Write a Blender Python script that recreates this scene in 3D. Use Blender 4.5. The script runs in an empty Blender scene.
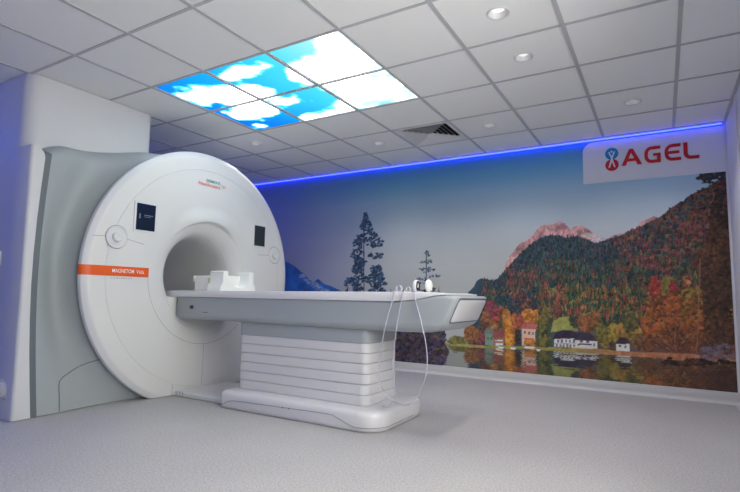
import bpy, bmesh, math, random
import numpy as np
from mathutils import Vector, Matrix

random.seed(7)
RNG = np.random.default_rng(11)
sc = bpy.context.scene
COL = sc.collection
PI = math.pi

# ------------------------------------------------------------------ camera
CAM = np.array([3.45606, -2.382175, 0.87781])
FPX = 495.046
_y, _p, _r = -0.533383, 0.100404, 0.017900
_f = np.array([math.sin(_y)*math.cos(_p), math.cos(_y)*math.cos(_p), math.sin(_p)])
_r0 = np.array([math.cos(_y), -math.sin(_y), 0.0])
_u0 = np.cross(_r0, _f)
CR = math.cos(_r)*_r0 + math.sin(_r)*_u0
CU = -math.sin(_r)*_r0 + math.cos(_r)*_u0
cam = bpy.data.cameras.new('camera')
cam.sensor_fit = 'HORIZONTAL'; cam.sensor_width = 36.0
cam.lens = FPX/740*36
cam.clip_start = 0.05
co = bpy.data.objects.new('camera', cam); COL.objects.link(co)
M = Matrix.Identity(4)
for i in range(3):
    M[i][0] = CR[i]; M[i][1] = CU[i]; M[i][2] = -_f[i]; M[i][3] = CAM[i]
co.matrix_world = M
sc.camera = co

def ray(u, v):
    return _f + CR*(u-370)/FPX + CU*(246-v)/FPX
WALL_Y, CEIL_Z = 3.0, 2.5
def wp(u, v):                       # a spot of the mural measured on the photo -> metres on the wall (x, z)
    d = ray(u, v); t = (WALL_Y-CAM[1])/d[1]; q = CAM+d*t
    return (q[0], q[2])
def cp(u, v):                       # a spot of the ceiling -> metres on the ceiling (x, y)
    d = ray(u, v); t = (CEIL_Z-CAM[2])/d[2]; q = CAM+d*t
    return (q[0], q[1])

# ------------------------------------------------------------------ materials
def s2l(c):
    return tuple((x/12.92 if x <= 0.04045 else ((x+0.055)/1.055)**2.4) for x in c)
def rgb(r, g, b):
    return s2l((r/255, g/255, b/255))
def mat(name, col, rough=0.5, metal=0.0, spec=0.5, noise=0.0, nscale=30, bump=0.0, coat=0.0, trans=0.0, emit=None, estr=0.0, alpha=1.0):
    m = bpy.data.materials.new(name); m.use_nodes = True
    nt = m.node_tree; b = nt.nodes['Principled BSDF']
    b.inputs['Base Color'].default_value = (*col, 1)
    b.inputs['Roughness'].default_value = rough
    b.inputs['Metallic'].default_value = metal
    b.inputs['Specular IOR Level'].default_value = spec
    b.inputs['Coat Weight'].default_value = coat
    b.inputs['Transmission Weight'].default_value = trans
    b.inputs['Alpha'].default_value = alpha
    if emit:
        b.inputs['Emission Color'].default_value = (*emit, 1)
        b.inputs['Emission Strength'].default_value = estr
    if noise or bump:
        tc = nt.nodes.new('ShaderNodeTexCoord')
        n = nt.nodes.new('ShaderNodeTexNoise'); n.inputs['Scale'].default_value = nscale; n.inputs['Detail'].default_value = 3
        nt.links.new(tc.outputs['Object'], n.inputs['Vector'])
        if noise:
            mr = nt.nodes.new('ShaderNodeMapRange')
            mr.inputs['To Min'].default_value = 1-noise; mr.inputs['To Max'].default_value = 1+noise
            nt.links.new(n.outputs['Fac'], mr.inputs['Value'])
            mx = nt.nodes.new('ShaderNodeMix'); mx.data_type = 'RGBA'; mx.blend_type = 'MULTIPLY'
            mx.inputs['Factor'].default_value = 1
            mx.inputs['A'].default_value = (*col, 1)
            nt.links.new(mr.outputs['Result'], mx.inputs['B'])
            nt.links.new(mx.outputs['Result'], b.inputs['Base Color'])
        if bump:
            bp = nt.nodes.new('ShaderNodeBump'); bp.inputs['Strength'].default_value = bump; bp.inputs['Distance'].default_value = 0.002
            nt.links.new(n.outputs['Fac'], bp.inputs['Height'])
            nt.links.new(bp.outputs['Normal'], b.inputs['Normal'])
    return m

WHITE = mat('glossy white plastic', (0.72, 0.72, 0.695), 0.38, noise=0.015, nscale=4)
RIMW = mat('satin white trim plastic', (0.69, 0.70, 0.71), 0.4, noise=0.01, nscale=5)
TABLEW = mat('white table laminate', (0.70, 0.695, 0.70), 0.35, noise=0.01, nscale=6)
GREY = mat('blue grey satin plastic', (0.37, 0.405, 0.41), 0.6, noise=0.02, nscale=3)
TRAYG = mat('cool grey tray plastic', (0.385, 0.42, 0.43), 0.4, noise=0.02, nscale=3)
DGREY = mat('dark grey gap', (0.13, 0.15, 0.165), 0.6, noise=0.05)
JOINT_SHADE = mat('dark joint and recess shade', (0.13, 0.155, 0.17), 0.5, noise=0.03)
SEAM = mat('seam grey', (0.33, 0.33, 0.34), 0.7, noise=0.05)
BORE = mat('bore liner grey', (0.72, 0.72, 0.68), 0.45, noise=0.02, nscale=4)
ORANGE = mat('orange decal', rgb(232, 92, 12), 0.45, noise=0.02)
TEXTW = mat('white print', (0.85, 0.85, 0.85), 0.5, noise=0.01)
TEXTG = mat('grey print', (0.35, 0.35, 0.36), 0.6, noise=0.01)
TEAL = mat('teal print', rgb(0, 140, 140), 0.5, noise=0.02)
REDT = mat('orange red print', rgb(225, 70, 40), 0.5, noise=0.02)
SCREEN = mat('dark display glass', (0.008, 0.016, 0.035), 0.15, noise=0.1)
SCREEN2 = mat('dark display glass grey', (0.02, 0.028, 0.032), 0.25, noise=0.1)
SCRTXT = mat('dim display glyphs', (0.1, 0.14, 0.18), 0.4, emit=(0.3, 0.5, 0.7), estr=0.10, noise=0.01)
CASING = mat('white painted casing', (0.63, 0.64, 0.645), 0.55, noise=0.015, nscale=5)
FOAM = mat('cream coil plastic', (0.84, 0.84, 0.80), 0.45, noise=0.02, nscale=20)
GREENL = mat('pale green label', rgb(196, 214, 150), 0.5, noise=0.05)
BLACKF = mat('black foam', (0.02, 0.02, 0.025), 0.8, noise=0.1, nscale=60)
TUBEM = mat('clear hose plastic', (0.72, 0.72, 0.82), 0.2, trans=0.35, noise=0.01)
BUTTON = mat('dark red button', (0.09, 0.02, 0.02), 0.4, noise=0.05)
TILE = mat('mineral fibre tile', (0.87, 0.875, 0.85), 0.9, noise=0.03, nscale=160, bump=0.15)
TBAR = mat('shade grey tee bar', (0.50, 0.50, 0.51), 0.5, noise=0.01)  # shade on the bars is put into this darker grey
WALLP = mat('pale grey wall paint', (0.78, 0.78, 0.79), 0.75, noise=0.02, nscale=8)
WALLB = mat('slate blue bounce colour', (0.13, 0.15, 0.30), 0.75, noise=0.02, nscale=8)  # unseen walls, coloured to cut white bounce and tint it blue
METALW = mat('white lacquered metal', (0.72, 0.72, 0.72), 0.4, noise=0.01)
PLENUM = mat('dark plenum metal', (0.03, 0.03, 0.03), 0.8, noise=0.1)
SIGNW = mat('white sign board', (0.80, 0.81, 0.84), 0.45, noise=0.01)
SIGNR = mat('red sign letters', rgb(205, 22, 40), 0.4, noise=0.02)
SIGNB = mat('cyan blue sign disc', rgb(10, 140, 195), 0.4, noise=0.02)
LENS = mat('downlight lens', (0.8, 0.8, 0.8), 0.4, noise=0.01, emit=(1, 0.97, 0.93), estr=0.62)
LEDM = mat('blue led diffuser', (0.3, 0.3, 0.9), 0.4, noise=0.01, emit=(0.014, 0.028, 1.0), estr=13.5)
ALU = mat('brushed aluminium', (0.6, 0.6, 0.62), 0.35, metal=0.8, noise=0.04)

def floor_mat():
    m = bpy.data.materials.new('speckled vinyl floor'); m.use_nodes = True
    nt = m.node_tree; b = nt.nodes['Principled BSDF']; N = nt.nodes.new; L = nt.links.new
    tc = N('ShaderNodeTexCoord')
    n1 = N('ShaderNodeTexNoise'); n1.inputs['Scale'].default_value = 95; n1.inputs['Detail'].default_value = 4; n1.inputs['Roughness'].default_value = 0.7
    n2 = N('ShaderNodeTexVoronoi'); n2.inputs['Scale'].default_value = 70
    n3 = N('ShaderNodeTexNoise'); n3.inputs['Scale'].default_value = 2.2; n3.inputs['Detail'].default_value = 3
    for n in (n1, n2, n3): L(tc.outputs['Object'], n.inputs['Vector'])
    r1 = N('ShaderNodeValToRGB'); e = r1.color_ramp.elements
    e[0].position = 0.36; e[0].color = (0.365, 0.352, 0.350, 1); e[1].position = 0.62; e[1].color = (0.565, 0.548, 0.537, 1)
    L(n1.outputs['Fac'], r1.inputs['Fac'])
    r2 = N('ShaderNodeValToRGB'); e = r2.color_ramp.elements
    e[0].position = 0.10; e[0].color = (0.80, 0.80, 0.80, 1); e[1].position = 0.26; e[1].color = (1, 1, 1, 1)
    L(n2.outputs['Distance'], r2.inputs['Fac'])
    mx = N('ShaderNodeMix'); mx.data_type = 'RGBA'; mx.blend_type = 'MULTIPLY'; mx.inputs['Factor'].default_value = 1
    L(r1.outputs['Color'], mx.inputs['A']); L(r2.outputs['Color'], mx.inputs['B'])
    mr = N('ShaderNodeMapRange'); mr.inputs['To Min'].default_value = 0.94; mr.inputs['To Max'].default_value = 1.06
    L(n3.outputs['Fac'], mr.inputs['Value'])
    mx2 = N('ShaderNodeMix'); mx2.data_type = 'RGBA'; mx2.blend_type = 'MULTIPLY'; mx2.inputs['Factor'].default_value = 1
    L(mx.outputs['Result'], mx2.inputs['A']); L(mr.outputs['Result'], mx2.inputs['B'])
    L(mx2.outputs['Result'], b.inputs['Base Color'])
    b.inputs['Roughness'].default_value = 0.55; b.inputs['Specular IOR Level'].default_value = 0.35
    return m
FLOOR = floor_mat()

# ------------------------------------------------------------------ object helpers
def link(name, me, m=None, parent=None, label=None, smooth=None):
    o = bpy.data.objects.new(name, me); COL.objects.link(o)
    if m is not None: me.materials.append(m)
    if smooth is not None:
        me.shade_smooth(); me.set_sharp_from_angle(angle=math.radians(smooth))
    if parent is not None: o.parent = parent
    if label: o['label'] = label
    return o
def tag(o, label, cat, group=None):
    o['label'] = label; o['category'] = cat
    if group: o['group'] = group
    return o
def thing(name, label, cat, loc=(0, 0, 0), group=None):
    o = bpy.data.objects.new(name, None); COL.objects.link(o)
    o.location = loc; o.empty_display_size = 0.1
    return tag(o, label, cat, group)
def struct(o):
    o['kind'] = 'structure'; return o

class MB:
    def __init__(s): s.v = []; s.f = []
    def add(s, vs, fs):
        n = len(s.v); s.v += [tuple(map(float, p)) for p in vs]; s.f += [tuple(i+n for i in f) for f in fs]
        return s
    def box(s, x0, x1, y0, y1, z0, z1):
        return s.add([(x0,y0,z0),(x1,y0,z0),(x1,y1,z0),(x0,y1,z0),(x0,y0,z1),(x1,y0,z1),(x1,y1,z1),(x0,y1,z1)],
                     [(3,2,1,0),(4,5,6,7),(0,1,5,4),(1,2,6,5),(2,3,7,6),(3,0,4,7)])
    def rings(s, R, cap0=True, cap1=True, closed=True):
        n = len(R[0]); vs = [p for r in R for p in r]; fs = []
        for k in range(len(R)-1):
            for i in range(n if closed else n-1):
                j = (i+1) % n
                fs.append((k*n+i, k*n+j, (k+1)*n+j, (k+1)*n+i))
        if cap0: fs.append(tuple(range(n-1, -1, -1)))
        if cap1: fs.append(tuple((len(R)-1)*n+i for i in range(n)))
        return s.add(vs, fs)
    def prism(s, pts, fn0, fn1):        # polygon pts (a, b) mapped by two functions to the two faces
        return s.rings([[fn0(*p) for p in pts], [fn1(*p) for p in pts]])
    def tube(s, path, r, n=8, closed=False):
        P = [Vector(p) for p in path]; R = []
        up = None
        for i, p in enumerate(P):
            a = P[(i-1) % len(P)] if (closed or i) else P[i]
            b = P[(i+1) % len(P)] if (closed or i < len(P)-1) else P[i]
            t = (b-a).normalized()
            if up is None: up = t.orthogonal().normalized()
            up = (up - t*up.dot(t))
            if up.length < 1e-6: up = t.orthogonal()
            up.normalize(); w = t.cross(up)
            R.append([tuple(p+up*(math.cos(2*PI*k/n)*r)+w*(math.sin(2*PI*k/n)*r)) for k in range(n)])
        if closed: R.append(R[0])
        return s.rings(R, not closed, not closed)
    def mesh(s, name):
        me = bpy.data.meshes.new(name); me.from_pydata(s.v, [], s.f); me.validate()
        bm = bmesh.new(); bm.from_mesh(me)
        bmesh.ops.remove_doubles(bm, verts=bm.verts, dist=1e-5)
        bmesh.ops.recalc_face_normals(bm, faces=bm.faces)
        bm.to_mesh(me); bm.free()
        return me
    def build(s, name, m, parent=None, label=None, smooth=35, bevel=0, seg=3):
        o = link(name, s.mesh(name), m, parent, label, smooth)
        if bevel:
            b = o.modifiers.new('bevel', 'BEVEL'); b.width = bevel; b.segments = seg; b.limit_method = 'ANGLE'; b.angle_limit = math.radians(40)
            b.harden_normals = False
        return o

def rrect(cx, cy, hx, hy, r, n=8):          # rounded rectangle outline
    if not isinstance(r, (tuple, list)): r = (r,)*4
    out = []
    for (sx, sy, a0, rr) in ((1, 1, 0, r[0]), (-1, 1, 90, r[1]), (-1, -1, 180, r[2]), (1, -1, 270, r[3])):
        for k in range(n+1):
            a = math.radians(a0+90*k/n)
            out.append((cx+sx*(hx-rr)+rr*math.cos(a), cy+sy*(hy-rr)+rr*math.sin(a)))
    return out
def spline(pts, n=8):
    P = [np.array(p, float) for p in pts]; P = [2*P[0]-P[1]]+P+[2*P[-1]-P[-2]]; out = []
    for i in range(1, len(P)-2):
        for k in range(n):
            t = k/n
            out.append(0.5*((2*P[i])+(-P[i-1]+P[i+1])*t+(2*P[i-1]-5*P[i]+4*P[i+1]-P[i+2])*t*t+(-P[i-1]+3*P[i]-3*P[i+1]+P[i+2])*t**3))
    out.append(P[-2]); return [tuple(p) for p in out]
def text_mesh(name, body, height, m, parent, place, label=None, shear=0.0, bold=0.0, width=None):
    cu = bpy.data.curves.new(name, 'FONT'); cu.body = body; cu.size = 1.0; cu.offset = bold; cu.shear = shear; cu.resolution_u = 3
    o = bpy.data.objects.new(name+'_curve', cu); COL.objects.link(o)
    dg = bpy.context.evaluated_depsgraph_get(); dg.update()
    me = bpy.data.meshes.new_from_object(o.evaluated_get(dg))
    bpy.data.objects.remove(o)
    xs = [v.co.x for v in me.vertices]; ys = [v.co.y for v in me.vertices]
    x0, x1, y0, y1 = min(xs), max(xs), min(ys), max(ys)
    sx = (width/(x1-x0)) if width else height/(y1-y0); sy = height/(y1-y0)
    for v in me.vertices:
        v.co = place((v.co.x-x0)*sx, (v.co.y-y0)*sy)
    me.name = name; me.materials.clear()
    return link(name, me, m, parent, label)

# ------------------------------------------------------------------ procedural picture painting (for the printed mural and the sky panels)
def vnoise(x, y, seed):
    xi = np.floor(x).astype(np.int64); yi = np.floor(y).astype(np.int64); xf = x-xi; yf = y-yi
    def h(a, b):
        v = (a*374761393+b*668265263+seed*974711) & 0xffffffff
        v = ((v ^ (v >> 13))*1274126177) & 0xffffffff
        return ((v ^ (v >> 16)) & 0xffff)/65535.0
    u = xf*xf*(3-2*xf); w = yf*yf*(3-2*yf)
    return (h(xi, yi)*(1-u)+h(xi+1, yi)*u)*(1-w)+(h(xi, yi+1)*(1-u)+h(xi+1, yi+1)*u)*w
def fbm(x, y, s, seed, o=4):
    t = 0; a = 0.5; n = 0
    for k in range(o):
        t = t+a*vnoise(x*s*2**k, y*s*2**k, seed+k*17); n += a; a *= 0.55
    return t/n
class Canvas:
    def __init__(s, x0, x1, y0, y1, step):
        s.nx = int(round((x1-x0)/step))+1; s.ny = int(round((y1-y0)/step))+1
        s.x = np.linspace(x0, x1, s.nx); s.y = np.linspace(y0, y1, s.ny)
        s.X, s.Y = np.meshgrid(s.x, s.y); s.C = np.zeros((s.ny, s.nx, 3))
    def win(s, xa, xb, ya, yb):
        i0, i1 = np.searchsorted(s.x, [xa, xb]); j0, j1 = np.searchsorted(s.y, [ya, yb])
        return slice(j0, j1+1), slice(i0, i1+1)
    def poly(s, pts, col, jag=0.0, js=20, seed=3, a=1.0, var=0.0, vs=30):
        P = np.array(pts, float); m = jag*1.2+0.01
        w = s.win(P[:, 0].min()-m, P[:, 0].max()+m, P[:, 1].min()-m, P[:, 1].max()+m)
        X, Y = s.X[w], s.Y[w]
        if X.size == 0: return
        Xq, Yq = X, Y
        if jag:
            Xq = X+(fbm(X, Y, js, seed)-0.5)*2*jag; Yq = Y+(fbm(X, Y, js, seed+50)-0.5)*2*jag
        ins = np.zeros(X.shape, bool); n = len(P)
        for i in range(n):
            xa, ya = P[i]; xb, yb = P[(i+1) % n]
            if ya == yb: continue
            c = ((ya > Yq) != (yb > Yq)) & (Xq < (xb-xa)*(Yq-ya)/(yb-ya)+xa)
            ins ^= c
        c = np.array(col, float)/255 if not callable(col) else col(X, Y)
        if var: c = c*(1+var*(fbm(X, Y, vs, seed+9)-0.5)*2)[..., None]
        k = ins[..., None]*a
        s.C[w] = s.C[w]*(1-k)+c*k
    sat = 1.0; gain = 1.0
    def tone(s, col):
        col = np.array(col, float); l = col.mean()
        return (l+(col-l)*s.sat)*s.gain
    def spruce(s, x, y, h, wd, col, rag=0.3):
        col = s.tone(col)
        w = s.win(x-wd, x+wd, y, y+h); X, Y = s.X[w], s.Y[w]
        if X.size == 0: return
        t = (Y-y)/h
        ww = wd*0.5*(1-t)*(0.75+rag*np.abs(((t*6+x*7) % 1)-0.5)*2)
        k = ((np.abs(X-x) < ww) & (t >= 0) & (t <= 1))[..., None]
        sh = 1+0.22*np.sign(X-x)[..., None]*0.6
        s.C[w] = np.where(k, np.clip(np.array(col)/255*sh, 0, 1), s.C[w])
    def blob(s, x, y, rx, ry, col, seed=1, rough=0.35, var=0.35, a=1.0, dens=0.0):
        col = s.tone(col)
        w = s.win(x-rx*1.5, x+rx*1.5, y-ry*1.5, y+ry*1.5); X, Y = s.X[w], s.Y[w]
        if X.size == 0: return
        d = ((X-x)/rx)**2+((Y-y)/ry)**2
        n = fbm(X, Y, 1.6/max(0.02, (rx+ry)/2), seed); n2 = fbm(X, Y, 45, seed+5, 2)
        k = (d+(n-0.5)*rough*4+(n2-0.5)*dens*4 < 1)[..., None]*a
        c = np.array(col, float)/255*(1+var*((n2-0.5)*2.2+(Y-y)/ry*0.25))[..., None]
        s.C[w] = s.C[w]*(1-k)+np.clip(c, 0, 1)*k
    def line(s, a, b, r, col):
        w = s.win(min(a[0], b[0])-r, max(a[0], b[0])+r, min(a[1], b[1])-r, max(a[1], b[1])+r); X, Y = s.X[w], s.Y[w]
        if X.size == 0: return
        dx, dy = b[0]-a[0], b[1]-a[1]; L2 = dx*dx+dy*dy+1e-9
        t = np.clip(((X-a[0])*dx+(Y-a[1])*dy)/L2, 0, 1)
        d = np.hypot(X-a[0]-t*dx, Y-a[1]-t*dy)
        s.C[w] = np.where((d < r)[..., None], np.array(col)/255, s.C[w])
    def to_mesh(s, name, fn, lin):
        me = bpy.data.meshes.new(name)
        ny, nx = s.ny, s.nx
        co3 = np.stack(fn(s.X, s.Y), -1).reshape(-1, 3).astype(np.float32)
        idx = (np.arange(ny-1)[:, None]*nx+np.arange(nx-1)[None, :]).ravel()
        quads = np.stack([idx, idx+1, idx+nx+1, idx+nx], 1).astype(np.int32)
        me.vertices.add(len(co3)); me.vertices.foreach_set('co', co3.ravel())
        me.loops.add(quads.size); me.loops.foreach_set('vertex_index', quads.ravel())
        me.polygons.add(len(quads)); me.polygons.foreach_set('loop_start', np.arange(0, quads.size, 4, dtype=np.int32))
        me.update(calc_edges=True)
        at = me.color_attributes.new('print', 'FLOAT_COLOR', 'POINT')
        c4 = np.ones((ny*nx, 4), np.float32); c4[:, :3] = lin.reshape(-1, 3)
        at.data.foreach_set('color', c4.ravel())
        return me
def a_s2l(c):
    return np.where(c <= 0.04045, c/12.92, ((np.maximum(c, 0.04045)+0.055)/1.055)**2.4)

# ================================================================== THE ROOM
X0, X1, Y0, Y1, T = -2.6, 4.005, -3.6, 3.0, 0.1
struct(MB().box(X0-T, X1+T, Y0-T, Y1+T, -0.1, 0).build('floor', FLOOR))
struct(MB().box(X0-T, X1+T, Y1, Y1+T, 0, 2.75).build('wall_back', WALLP))
WX0, WX1, WZ0, WZ1 = -2.1, -0.1, 0.80, 1.95
rw = MB(); rw.box(X1, X1+T, Y0-T, WX0, 0, 2.75); rw.box(X1, X1+T, WX1, Y1, 0, 2.75); rw.box(X1, X1+T, WX0, WX1, 0, WZ0); rw.box(X1, X1+T, WX0, WX1, WZ1, 2.75)
struct(rw.build('wall_right', WALLP))
struct(MB().box(X0-T, X0, Y0-T, Y1, 0, 2.75).build('wall_left', WALLB))
# added unseen window in the right wall, an opening for the fill light
struct(MB().box(X0-T, X1+T, Y0-T, Y0, 0, 2.75).build('wall_front', WALLB))
wf = MB()
for (a, b, c, d) in ((WX0-.05, WX1+.05, WZ0-.05, WZ0+.03), (WX0-.05, WX1+.05, WZ1-.03, WZ1+.05), (WX0-.05, WX0+.03, WZ0, WZ1), (WX1-.03, WX1+.05, WZ0, WZ1)):
    wf.box(X1-.02, X1+.02, a, b, c, d)
win = struct(wf.build('added_window_1', ALU))
glass = mat('added window glass', (0.9, 0.95, 0.95), 0.05, trans=1.0, noise=0.001)
MB().box(X1+.044, X1+.052, WX0, WX1, WZ0, WZ1).build('pane', glass, win)
# coved vinyl skirting
def skirt(name, m, pa, pb, nrm, h=0.10):
    mb = MB(); prof = [(0.0, h), (0.006, h), (0.010, h-0.006), (0.012, 0.045)]
    for k in range(6):
        a = k/5*PI/2; prof.append((0.012+0.032*(1-math.cos(a)), 0.036*(1-math.sin(a))+0.001))
    prof.append((0, 0.001))
    R = [[(p[0]+nrm[0]*d, p[1]+nrm[1]*d, z) for d, z in prof] for p in (pa, pb)]
    return struct(mb.rings(R).build(name, m, smooth=40))
SKIRT = mat('coved vinyl skirting', (0.60, 0.59, 0.585), 0.55, noise=0.08, nscale=160)
skirt('baseboard_back', SKIRT, (X0, Y1), (X1, Y1), (0, -1))
skirt('baseboard_right', SKIRT, (X1, Y0), (X1, Y1), (-1, 0))
skirt('baseboard_left', SKIRT, (X0, Y0), (X0, Y1), (1, 0))
skirt('baseboard_front', SKIRT, (X0, Y0), (X1, Y0), (0, 1))
# upright joint on the right wall
struct(MB().box(X1-0.012, X1, 2.24, 2.29, 0.10, 2.49).build('trim_3', WALLP, bevel=0.003))

# ceiling: tiles cut out for the lights, the sky panels and the vent
S = 0.6
EX, EY = X1-0.0, Y1-0.03
DL = [(4.5, 0.5), (4.5, 1.5), (5.5, 3.5), (3.5, 3.5), (1.5, 3.5), (-0.5, 2.5)]
fill_DL = [(6.2, -1.5), (4.5, -1.5), (5.5, -3.5)]  # added unseen downlights that fill in light from outside the view
holes = {(math.floor(a), math.floor(b)): (a*S, b*S) for a, b in DL+fill_DL}
skyt = {(i, j) for i in range(3) for j in range(2)}
ventt = {(2, 3)}
RC = 0.057
cm = MB()
for i in range(-5, 7):
    for j in range(-6, 5):
        if (i, j) in skyt or (i, j) in ventt: continue
        xa, xb, ya, yb = max(i*S, X0), min((i+1)*S, EX), max(j*S, Y0), min((j+1)*S, EY)
        if xb-xa < 0.01 or yb-ya < 0.01: continue
        z = CEIL_Z+0.006
        if (i, j) in holes:
            hx, hy = holes[(i, j)]; inner = []; outer = []
            for k in range(32):
                a = 2*PI*k/32+PI/4; c, s_ = math.cos(a), math.sin(a)
                inner.append((hx+RC*c, hy+RC*s_, z))
                tx = ((xb-hx)/c if c > 1e-9 else (xa-hx)/c if c < -1e-9 else 1e9); ty = ((yb-hy)/s_ if s_ > 1e-9 else (ya-hy)/s_ if s_ < -1e-9 else 1e9)
                t = min(tx, ty); outer.append((hx+t*c, hy+t*s_, z))
            cm.rings([outer, inner], False, False)
        else:
            cm.add([(xa, ya, z), (xb, ya, z), (xb, yb, z), (xa, yb, z)], [(0, 1, 2, 3)])
cm.box(X0, X1, Y0, Y1, 2.74, 2.75)
me = bpy.data.meshes.new('ceiling'); me.from_pydata(cm.v, [], cm.f)
struct(link('ceiling', me, TILE))
gb = MB(); bw = 0.012
for i in range(-4, 7):
    gb.box(i*S-bw, i*S+bw, Y0, EY, CEIL_Z, CEIL_Z+0.0055)
for j in range(-5, 5):
    gb.box(X0, EX, j*S-bw*0.8, j*S+bw*0.8, CEIL_Z+0.0005, CEIL_Z+0.0055)
gb.box(X0, EX, EY-0.018, EY, CEIL_Z-0.001, CEIL_Z+0.06)
gb.box(X1-0.022, X1, Y0, EY, CEIL_Z-0.003, CEIL_Z+0.005)
gb.box(X0, X0+0.022, Y0, EY, CEIL_Z-0.003, CEIL_Z+0.005)
gb.box(X0, X1, Y0, Y0+0.022, CEIL_Z-0.003, CEIL_Z+0.005)
struct(gb.build('trim_1', TBAR))
struct(MB().box(X0, X1, EY, Y1, CEIL_Z+0.03, CEIL_Z+0.06).build('trim_2', TBAR))

# ------------------------------------------------------------------ backlit sky panels
SKY_GAIN = 3.9
def sky_canvas():
    c = Canvas(0, 1.8, 0, 1.2, 0.0125)
    q = lambda pts: [cp(140+u/2.467, 20+v/2.467) for u, v in pts]
    t = np.clip(c.X/1.1+0.15*(fbm(c.X, c.Y, 3, 4)-0.5), 0, 1)[..., None]
    t2 = np.clip((c.Y-0.75)/0.45, 0, 1)[..., None]
    deep, cyan, pale = np.array((0, 135, 250))/255, np.array((70, 218, 250))/255, np.array((175, 245, 252))/255
    base = deep*(1-t)+cyan*t
    base = base*(1-0.6*t2*(1-t))+np.array((0, 100, 235))/255*0.6*t2*(1-t)
    u = np.clip((c.X-1.1)/0.5, 0, 1)[..., None]
    c.C[:] = base*(1-u)+pale*u
    lin = a_s2l(c.C)
    cl = Canvas(0, 1.8, 0, 1.2, 0.0125)
    W = (255, 255, 255)
    P = lambda pts, jag=0.035, seed=3: cl.poly(q(pts), W, jag=jag, js=7, seed=seed)
    P([(75, 184), (105, 160), (140, 155), (165, 172), (215, 158), (235, 166), (300, 195), (225, 215), (190, 205), (170, 222)], seed=3)
    P([(190, 136), (225, 118), (270, 112), (300, 100), (325, 105), (328, 120), (300, 132), (270, 148), (215, 153)], seed=7)
    P([(225, 165), (260, 162), (300, 158), (335, 172), (352, 183), (310, 193), (290, 190)], seed=9)
    P([(350, 120), (375, 118), (392, 140), (435, 160), (420, 165), (380, 150), (355, 135)], jag=0.03, seed=11)
    P([(370, 110), (345, 98), (395, 92), (430, 72), (420, 58), (490, 30), (605, 123), (440, 158), (400, 138), (360, 115)], seed=13)
    P([(355, 85), (385, 74), (405, 78), (380, 90)], jag=0.02, seed=15)
    P([(190, 224), (300, 198), (330, 214), (345, 225), (325, 240), (280, 248), (240, 246), (215, 240)], seed=17)
    P([(308, 196), (370, 180), (400, 185), (410, 200), (385, 212), (345, 214)], jag=0.03, seed=19)
    P([(395, 242), (405, 228), (440, 222), (470, 210), (480, 195), (445, 160), (605, 125), (690, 190), (410, 252)], jag=0.04, seed=21)
    P([(255, 262), (300, 256), (335, 252), (320, 262), (290, 268)], jag=0.03, seed=23)
    m = cl.C[..., 0]
    for _ in range(3):
        for ax in (0, 1):
            m = sum(np.roll(np.pad(m, 6, mode='edge'), k, ax)[6:-6, 6:-6] for k in range(-3, 4))/7
    m = m+(fbm(c.X, c.Y, 6, 77, 5)-0.5)*1.5+(fbm(c.X, c.Y, 16, 53, 3)-0.5)*0.5
    m = np.clip((m-0.34)/0.42, 0, 1)[..., None]
    faint = np.clip((fbm(c.X, c.Y, 4.5, 31)-0.50)*5, 0, 1)*np.clip((c.X-1.1)/0.2, 0, 1)*np.clip((c.Y-0.55)/0.15, 0, 1)
    faint = np.maximum(faint, 0.75*np.clip((fbm(c.X, c.Y, 5, 12)-0.50)*4, 0, 1)*np.clip((1.5-c.X)/0.3, 0, 1)*np.clip((c.X-1.0)/0.2, 0, 1))[..., None]
    wl = np.exp(faint*np.log(np.array((0.70, 0.97, 1.0))/SKY_GAIN))*np.array((1.0, 1.0, 0.98))
    base_l = np.clip(lin/SKY_GAIN*1.05, 0.002, 1)
    return c, np.exp(np.log(base_l)*(1-m)+np.log(wl)*m)       # film-like blend, so the cloud edges stay soft
SKC, SKL = sky_canvas()
skm = bpy.data.materials.new('backlit sky print'); skm.use_nodes = True
nt = skm.node_tree
for n in list(nt.nodes): nt.nodes.remove(n)
va = nt.nodes.new('ShaderNodeVertexColor'); va.layer_name = 'print'
em = nt.nodes.new('ShaderNodeEmission'); em.inputs['Strength'].default_value = SKY_GAIN
ou = nt.nodes.new('ShaderNodeOutputMaterial')
nt.links.new(va.outputs['Color'], em.inputs['Color']); nt.links.new(em.outputs['Emission'], ou.inputs['Surface'])
SKYLAB = {
 (0, 0): 'backlit sky panel with deep blue corner nearest the ducting casing',
 (1, 0): 'backlit sky panel of small white clouds on cyan, middle of the row farther from the mural',
 (2, 0): 'backlit sky panel almost fully white with a cyan upper edge, above the room side',
 (0, 1): 'backlit sky panel with a deep blue lower half, closest to the scanner and the mural',
 (1, 1): 'backlit sky panel with a blue patch between two clouds, middle of the row facing the mural',
 (2, 1): 'backlit sky panel washed white with a faint cyan haze, beside the ceiling vent'}
SKYLAB[(0, 0)] = 'backlit sky panel with one big cloud under a bright blue corner, left end of the camera-side row'
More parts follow.
